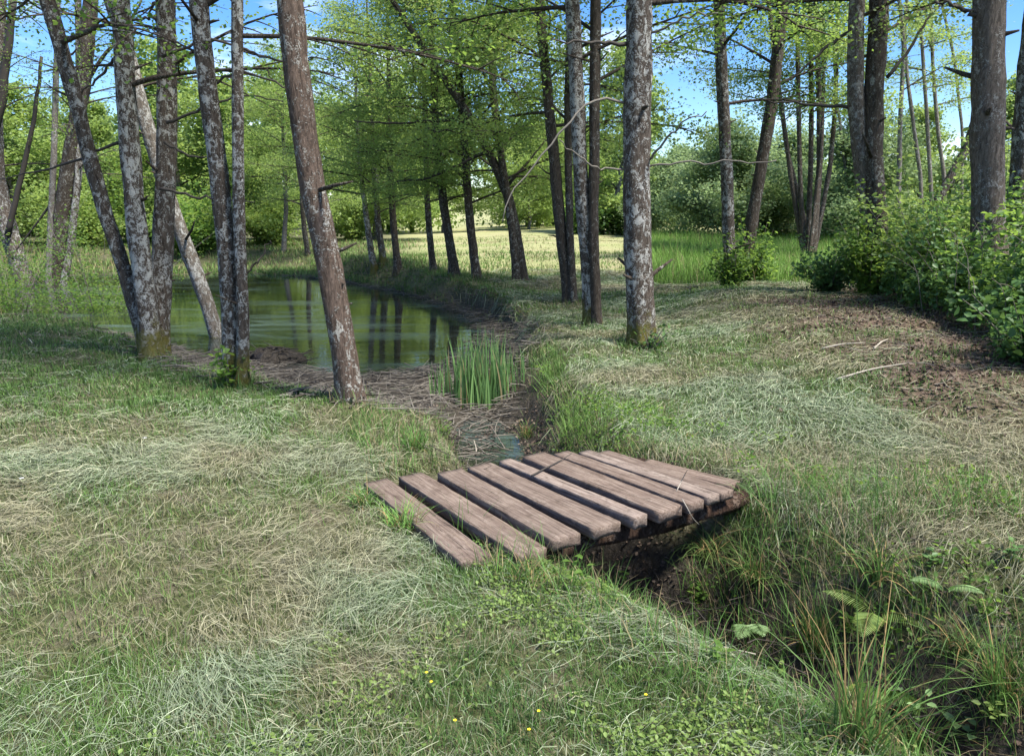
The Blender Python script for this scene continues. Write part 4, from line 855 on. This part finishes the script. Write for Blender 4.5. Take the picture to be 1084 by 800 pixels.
# mound of earth at the water's edge
P0 = at_z(277, 392, ZW); g = np.random.default_rng(5); th = np.linspace(0, 2 * np.pi, 26, endpoint=False)
mb = MB(); rings = [(1.0, -.05), (.92, .05), (.75, .14), (.5, .2), (.22, .235)]; V = []
for rr, hz in rings:
    for a in th: q = rr * (.30 + .07 * math.sin(3 * a) + g.normal(0, .03)); V.append((P0[0] + math.cos(a) * q * 1.3, P0[1] + .5 + math.sin(a) * q, ZW + hz * .85 + g.normal(0, .028)))
V.append((P0[0], P0[1] + .5, ZW + .25)); i = np.arange(4)[:, None] * 26; j = np.arange(26)[None]; j2 = (j + 1) % 26
mb.add(np.array(V), [np.stack([i + j, i + j2, i + 26 + j2, i + 26 + j], -1).reshape(-1, 4), np.stack([104 + j[0], 104 + j2[0], np.full(26, 130)], 1)])
tag(mb.build('earth_mound', M['ground'], smooth_=True, loc=tuple(P0), attrs={'mud': ('POINT', 'FLOAT', np.ones(131))}), 'dark mound of muddy roots at the waterside behind the two stemmed tree', 'mound')

mb = MB()
for _ in range(46):
    a = g.random() * 6.28; q = g.random() ** .5 * .36; c_ = np.array([P0[0] + math.cos(a) * q * 1.3, P0[1] + .5 + math.sin(a) * q, ZW + .21 * (1 - (q / .4) ** 2) + .01]); b_ = g.random() * 6.28; l = g.uniform(.08, .3)
    d = np.array([math.cos(b_), math.sin(b_), g.normal(0, .25)]) * l; mb.add(*tube(np.array([c_ - d, c_ + g.normal(0, .02, 3), c_ + d]), [.006, .008, .003], 4, cap=False))
tag(mb.build('mound_roots', M['twig_dark']), 'dark roots tangled over the muddy mound at the waterside', 'roots', kind='stuff')
# ------------------------------------------------------------------ plants
def iris(label, bpx_, n, spread, H, seed, name='iris_clump'):
    c = at_z(*bpx_, ZW + .05); g = np.random.default_rng(seed); X = c[0] + g.normal(0, spread, n); Y = c[1] + g.normal(0, spread * .55, n); Z = terrain(X, Y)
    Z = np.maximum(Z, ZW - .02); hh = H * g.uniform(.55, 1.15, n) * np.exp(-((X - c[0]) / (spread * 2.6)) ** 2)
    V, Fs = blades(np.stack([X, Y, Z], 1), hh, .019 * g.uniform(.6, 1.3, n), g.random(n) * 6.28, np.abs(g.normal(.03, .06, n)), np.abs(g.normal(.08, .16, n)), 5, side=g.normal(0, .7, n))
    t_ = g.random((n, 1)); cc = np.array([.08, .17, .05]) * (1 - t_) + np.array([.19, .32, .11]) * t_; dr = (g.random(n) < .1)[:, None]; cc = np.where(dr, [[.3, .24, .12]], cc)
    return tag(build(name, V, Fs, M['blade'], loc=tuple(c), attrs={'col': ('FACE', 'FLOAT_COLOR', rgba(cc, 5))}), label, 'water plant')
iris('clump of tall upright sword shaped green leaves on the muddy shore', (508, 424), 280, .22, .82, 901)

def frond_plant(label, px, z, nf, L_, m, seed, name='fern', group='ferns in the ditch'):
    c = hit(*px); root = empty(name, tuple(c), label, 'fern', group); g = np.random.default_rng(seed)
    for i in range(nf):
        a = -1.6 + g.normal(0, 1.2); e = g.uniform(.6, 1.1); P = [c.copy()]; el = e
        for q in range(30): P.append(P[-1] + np.array([math.cos(a) * math.cos(el), math.sin(a) * math.cos(el), math.sin(el)]) * L_ / 30); el -= .045
        P = np.array(P); T = unit(np.gradient(P, axis=0)); S = unit(np.cross(T, [0, 0, 1])); C = []; D = []; Ln = []
        for q in range(5, 31):
            w_ = L_ * .30 * math.sin(min(1, (31.5 - q) / 20) * 1.57) * g.uniform(.85, 1.1)
            for s in (-1, 1):
                d = S[q] * s + T[q] * .4 + [0, 0, -.25]; d /= np.linalg.norm(d); C.append(P[q] + d * w_ * .5); D.append(d); Ln.append(w_)
        Wd = L_ / 30 * .7
        V, Fs = leaves(np.array(C), np.array(D), np.array([[0, 0, 1.]] * len(C)) + g.normal(0, .25, (len(C), 3)), np.array(Ln), Wd, True)
        mb = MB(); mb.add(*tube(P, np.linspace(.003, .0008, 31), 4, cap=False)); nt_ = len(mb.F[4][0]); mb.add(V, Fs)
        build('frond', *mb.out(), M[m], root, loc=tuple(c), attrs={'rnd': ('FACE', 'FLOAT', np.concatenate([np.full(nt_, .5), np.tile(g.uniform(.2, 1, len(C)), 2)]))})
frond_plant('small pale green fern hanging on the far side of the ditch below the bridge end', (795, 665), -.2, 4, .24, 'leaf_pale', 911)
frond_plant('spreading fern near the top of the ditch side among sedge blades', (925, 650), -.08, 4, .26, 'leaf_light', 912)
frond_plant('little fern higher up the slope above the spreading one', (1000, 625), -.02, 3, .18, 'leaf_pale', 913)
frond_plant('green fern low in the ditch under the spreading one', (930, 730), -.3, 4, .22, 'leaf_alder', 914)
frond_plant('dark fern at the corner of the bridge where it meets the right bank', (800, 525), 0, 3, .16, 'leaf_bramble', 915)

def sedge(label, px, z, n, H, basec, seed, bend=1.3, group='grass tufts along the ditch', w_=.006):
    c = hit(*px); g = np.random.default_rng(seed); X = c[0] + g.normal(0, .035, n); Y = c[1] + g.normal(0, .035, n)
    az = g.random(n) * 6.28
    V, Fs = blades(np.stack([X, Y, np.full(n, c[2] - .01)], 1), H * g.uniform(.5, 1.2, n), w_ * g.uniform(.6, 1.2, n), az, np.abs(g.normal(.25, .2, n)), np.abs(g.normal(bend, .5, n)), 6)
    t_ = g.random((n, 1)); cc = np.asarray(basec) * (.6 + .8 * t_); dr = (g.random(n) < .22)[:, None]; cc = np.where(dr, np.array([[.33, .23, .10]]) * (.6 + .6 * t_), cc)
    return tag(build('grass_tuft', V, Fs, M['blade'], loc=tuple(c), attrs={'col': ('FACE', 'FLOAT_COLOR', rgba(cc, 6))}), label, 'grass tuft', group)
for a in [('drooping sedge tuft with yellowing blades just right of the bridge', (748, 590), -.12, 150, .36, (.10, .16, .045), 921, 1.9),
          ('arching sedge tuft beside the hanging fern', (800, 612), -.1, 110, .32, (.10, .18, .04), 922, 1.6),
          ('sedge tuft with broad blades above the spreading fern', (930, 612), -.05, 90, .3, (.09, .17, .04), 923, 1.5, 'grass tufts along the ditch', .008),
          ('dense dark green upright tuft low in the middle of the ditch side', (862, 690), -.3, 200, .30, (.06, .13, .03), 924, .5),
          ('tall thin grass tuft rising from the lower right ditch bottom', (905, 790), -.45, 120, .5, (.11, .2, .05), 925, .6),
          ('tall arching grass tuft near the bottom border', (965, 800), -.45, 110, .5, (.13, .23, .06), 926, .9),
          ('bright grass tuft at the right border of the ditch', (1060, 740), -.3, 150, .42, (.12, .22, .05), 927, .8),
          ('grass tuft on the slope right of the broad sedge', (1010, 690), -.2, 100, .3, (.09, .15, .05), 928, 1.2),
          ('light green tuft on the lawn at the near corner of the lowest plank', (428, 562), 0, 170, .22, (.14, .26, .06), 929, 1.1),
          ('light green tuft on the lawn left of the first plank', (385, 535), 0, 130, .17, (.11, .21, .05), 930, 1.2),
          ('tuft of grass on the lawn lip above the dark gap under the bridge', (560, 620), 0, 90, .18, (.10, .19, .045), 931, 1.0),
          ('green tuft on the bank behind the planks by the muddy channel', (440, 478), 0, 200, .2, (.09, .19, .04), 932, .9),
          ('single grass stalks poking up between the first two planks', (490, 565), 0, 9, .26, (.10, .2, .045), 933, .4),
          ('green tuft on the far bank behind the middle planks', (560, 462), 0, 120, .2, (.09, .17, .04), 934, 1.0),
          ('grass tuft at the far right corner of the bridge', (690, 478), 0, 90, .16, (.10, .18, .05), 935, 1.3),
          ('fresh green tuft beyond the bridge in the clearing', (730, 470), 0, 110, .15, (.13, .2, .06), 936, 1.3)]: sedge(*a)

def leafy(label, px, z, stems, L_, ls, m, seed, name='leafy_plant', group='small leafy plants', stemr=.0022):
    c = hit(*px); root = empty(name, tuple(c), label, 'plant', group); g = np.random.default_rng(seed); mb = MB(); C, D, Nn, S_ = [], [], [], []
    for i in range(stems):
        a = g.random() * 6.28; e = g.uniform(.8, 1.45); d = np.array([math.cos(a) * math.cos(e), math.sin(a) * math.cos(e), math.sin(e)]); Ls = L_ * g.uniform(.6, 1.1)
        P = np.array([c - [0, 0, .02], c + d * Ls * .5, c + d * Ls + [0, 0, -.02 * Ls]]); mb.add(*tube(resample(P, 6), np.linspace(stemr, stemr * .5, 6), 5, cap=False))
        for q in range(5):
            f = .45 + .55 * q / 4; aa = a + q * 2.2; dd = np.array([math.cos(aa), math.sin(aa), .25]); C.append(c + d * Ls * f + dd * ls * .55); D.append(dd); Nn.append([g.normal(0, .25), g.normal(0, .25), 1]); S_.append(ls * (1 - .25 * f) * g.uniform(.8, 1.1))
    mb.build('stem', M['stem'], root, loc=tuple(c)); C = np.array(C); V, Fs = leaves(C, np.array(D), np.array(Nn), np.array(S_), np.array(S_) * .62, True); rn = g.uniform(.2, 1, len(C))
    build('leaves', V, Fs, M[m], root, loc=tuple(c), attrs={'rnd': ('FACE', 'FLOAT', np.concatenate([rn, rn]))}); return root
leafy('upright leafy seedling in front of the dark gap under the bridge', (612, 632), -.15, 2, .2, .055, 'leaf_alder', 941)
leafy('small leafy plant on the shaded ditch wall under the bridge end', (665, 620), -.3, 2, .1, .04, 'leaf_alder', 942)
leafy('pale broad leafed plant in the lower right corner', (1015, 790), -.2, 2, .14, .085, 'leaf_pale', 943)
leafy('broad leafed weed on the ditch bottom by the dark wet branch', (760, 705), -.5, 3, .08, .055, 'leaf_alder', 944)
leafy('small weed with dark leaves on the slope by the right border', (1072, 600), 0, 4, .14, .05, 'leaf_bramble', 945)
leafy('small weed at the right corner of the bridge', (792, 498), 0, 5, .13, .045, 'leaf_bramble', 946)
leafy('bramble seedling among the sedge on the ditch side', (905, 680), -.2, 3, .14, .05, 'leaf_alder', 947)
leafy('weed with rounded leaves above the fern slope', (985, 600), -.05, 3, .12, .05, 'leaf_bramble', 948)
leafy('weed on the bank behind the bridge beside the muddy channel', (470, 462), -.1, 5, .14, .04, 'leaf_alder', 949)
leafy('weed on the top of the bank near the iris like clump', (580, 400), 0, 5, .18, .05, 'leaf_alder', 950)
leafy('long stalked plant with two pale leaves in the lower ditch', (950, 770), -.4, 2, .28, .06, 'leaf_pale', 951)
leafy('leafy nettle seedling on the far ditch side just below the sedge by the bridge', (735, 640), 0, 4, .15, .05, 'leaf_alder', 970)
leafy('dock like weed low on the far ditch side under the hanging fern', (820, 725), 0, 4, .15, .05, 'leaf_light', 971)
leafy('leafy weed on the top of the slope near the right border of the ditch', (1040, 655), 0, 4, .15, .05, 'leaf_alder', 972)
leafy('weed with large leaves at the right border low in the ditch', (1060, 770), 0, 4, .15, .05, 'leaf_light', 973)
# clover patches
g = np.random.default_rng(961)
def clover_pts(g_, n):
    X = g_.uniform(-1.6, 1.4, n); Y = g_.uniform(1.5, 3.6, n); s_, _ = ditch(np.stack([X, Y], 1)); cl = fbm(X * 2.1 + 4, Y * 2.1, 191, 3)
    wgt = smooth(.5, .64, cl) * (.15 + .85 * smooth(-1.2, .2, X)) + .9 * smooth(1.3, .2, np.hypot((X - .25) / .55, (Y - 2.1) / .42)) * smooth(.42, .55, cl)
    k = (g_.random(n) < wgt) & (s_ < -.45); return np.stack([X[k], Y[k], terrain(X[k], Y[k]) + g_.uniform(.015, .055, k.sum())], 1)
leafmass('clover', clover_pts, 42000, .016, 'leaf_light', 962, 'small round leafed clover and weeds growing through the lawn at the bottom', 'ground cover', kind='stuff', six=True, nz=1.6)
def weed_pts(g_, n):
    X = g_.uniform(.3, 3.6, n); Y = g_.uniform(1.2, 6.5, n); s_, _ = ditch(np.stack([X, Y], 1)); cl = fbm(X * 2.8 + 7, Y * 2.8, 195, 3)
    k = (s_ > .2) & (s_ < 1.7) & (g_.random(n) < smooth(.52, .66, cl)) & ~in_bridge(X, Y, -.05); return np.stack([X[k], Y[k], terrain(X[k], Y[k]) + g_.random(k.sum()) ** .7 * .16 * (.3 + cl[k]) + .01], 1)
leafmass('ditch_weeds', weed_pts, 26000, .026, 'leaf_alder', 963, 'low leafy weeds filling the far side of the ditch', 'ground cover', kind='stuff', six=True, nz=1.2)
# buttercups
def buttercup(label, px):
    c = hit(*px); root = empty('buttercup', tuple(c), label, 'flower', 'buttercups in the lawn'); h = .06
    build('stem', *tube([c, c + [.004, .003, h * .6], c + [0, 0, h]], [.0011, .001, .0008], 4), M['stem'], root, loc=tuple(c))
    V, Fs = [], []; mb = MB()
    for i in range(5):
        a = i * 1.2566; d = np.array([[math.cos(a), math.sin(a), .35]]); mb.add(*leaves((c + [0, 0, h])[None] + d * .0032, d, np.array([[0, 0, 1.]]) - d * .3,   .0065, .006, True))
    mb.build('petals', M['yellow'], root, loc=tuple(c))
for lb, px in (('buttercup nearest the middle of the lower border of the grass', (560, 790)), ('buttercup in the clover left of the lawn lip', (452, 728)), ('buttercup just below another in the clover', (457, 738)), ('buttercup beside the mossy hump of the lawn lip', (683, 752)),
               ('lone buttercup at the corner of lawn and ditch', (570, 770)), ('buttercup in the lower grass closest to the left end of the clover', (482, 780)), ('buttercup on the far ditch side by the spreading fern', (838, 673))): buttercup(lb, px)
for lb, px in (('small white daisy head lying in the lawn at the left', (154, 471)), ('tiny white daisy head at the left border of the lawn', (24, 515))):
    c = hit(*px); g = np.random.default_rng(int(px[0])); n = 14; a = np.arange(n) / n * 6.28; d = np.stack([np.cos(a), np.sin(a), np.full(n, .3)], 1)
    tag(build('daisy', *leaves(c + [0, 0, .05] + d * .008, d, np.array([[0, 0, 1.]] * n), .016, .007), M['white'], loc=tuple(c)), lb, 'flower')
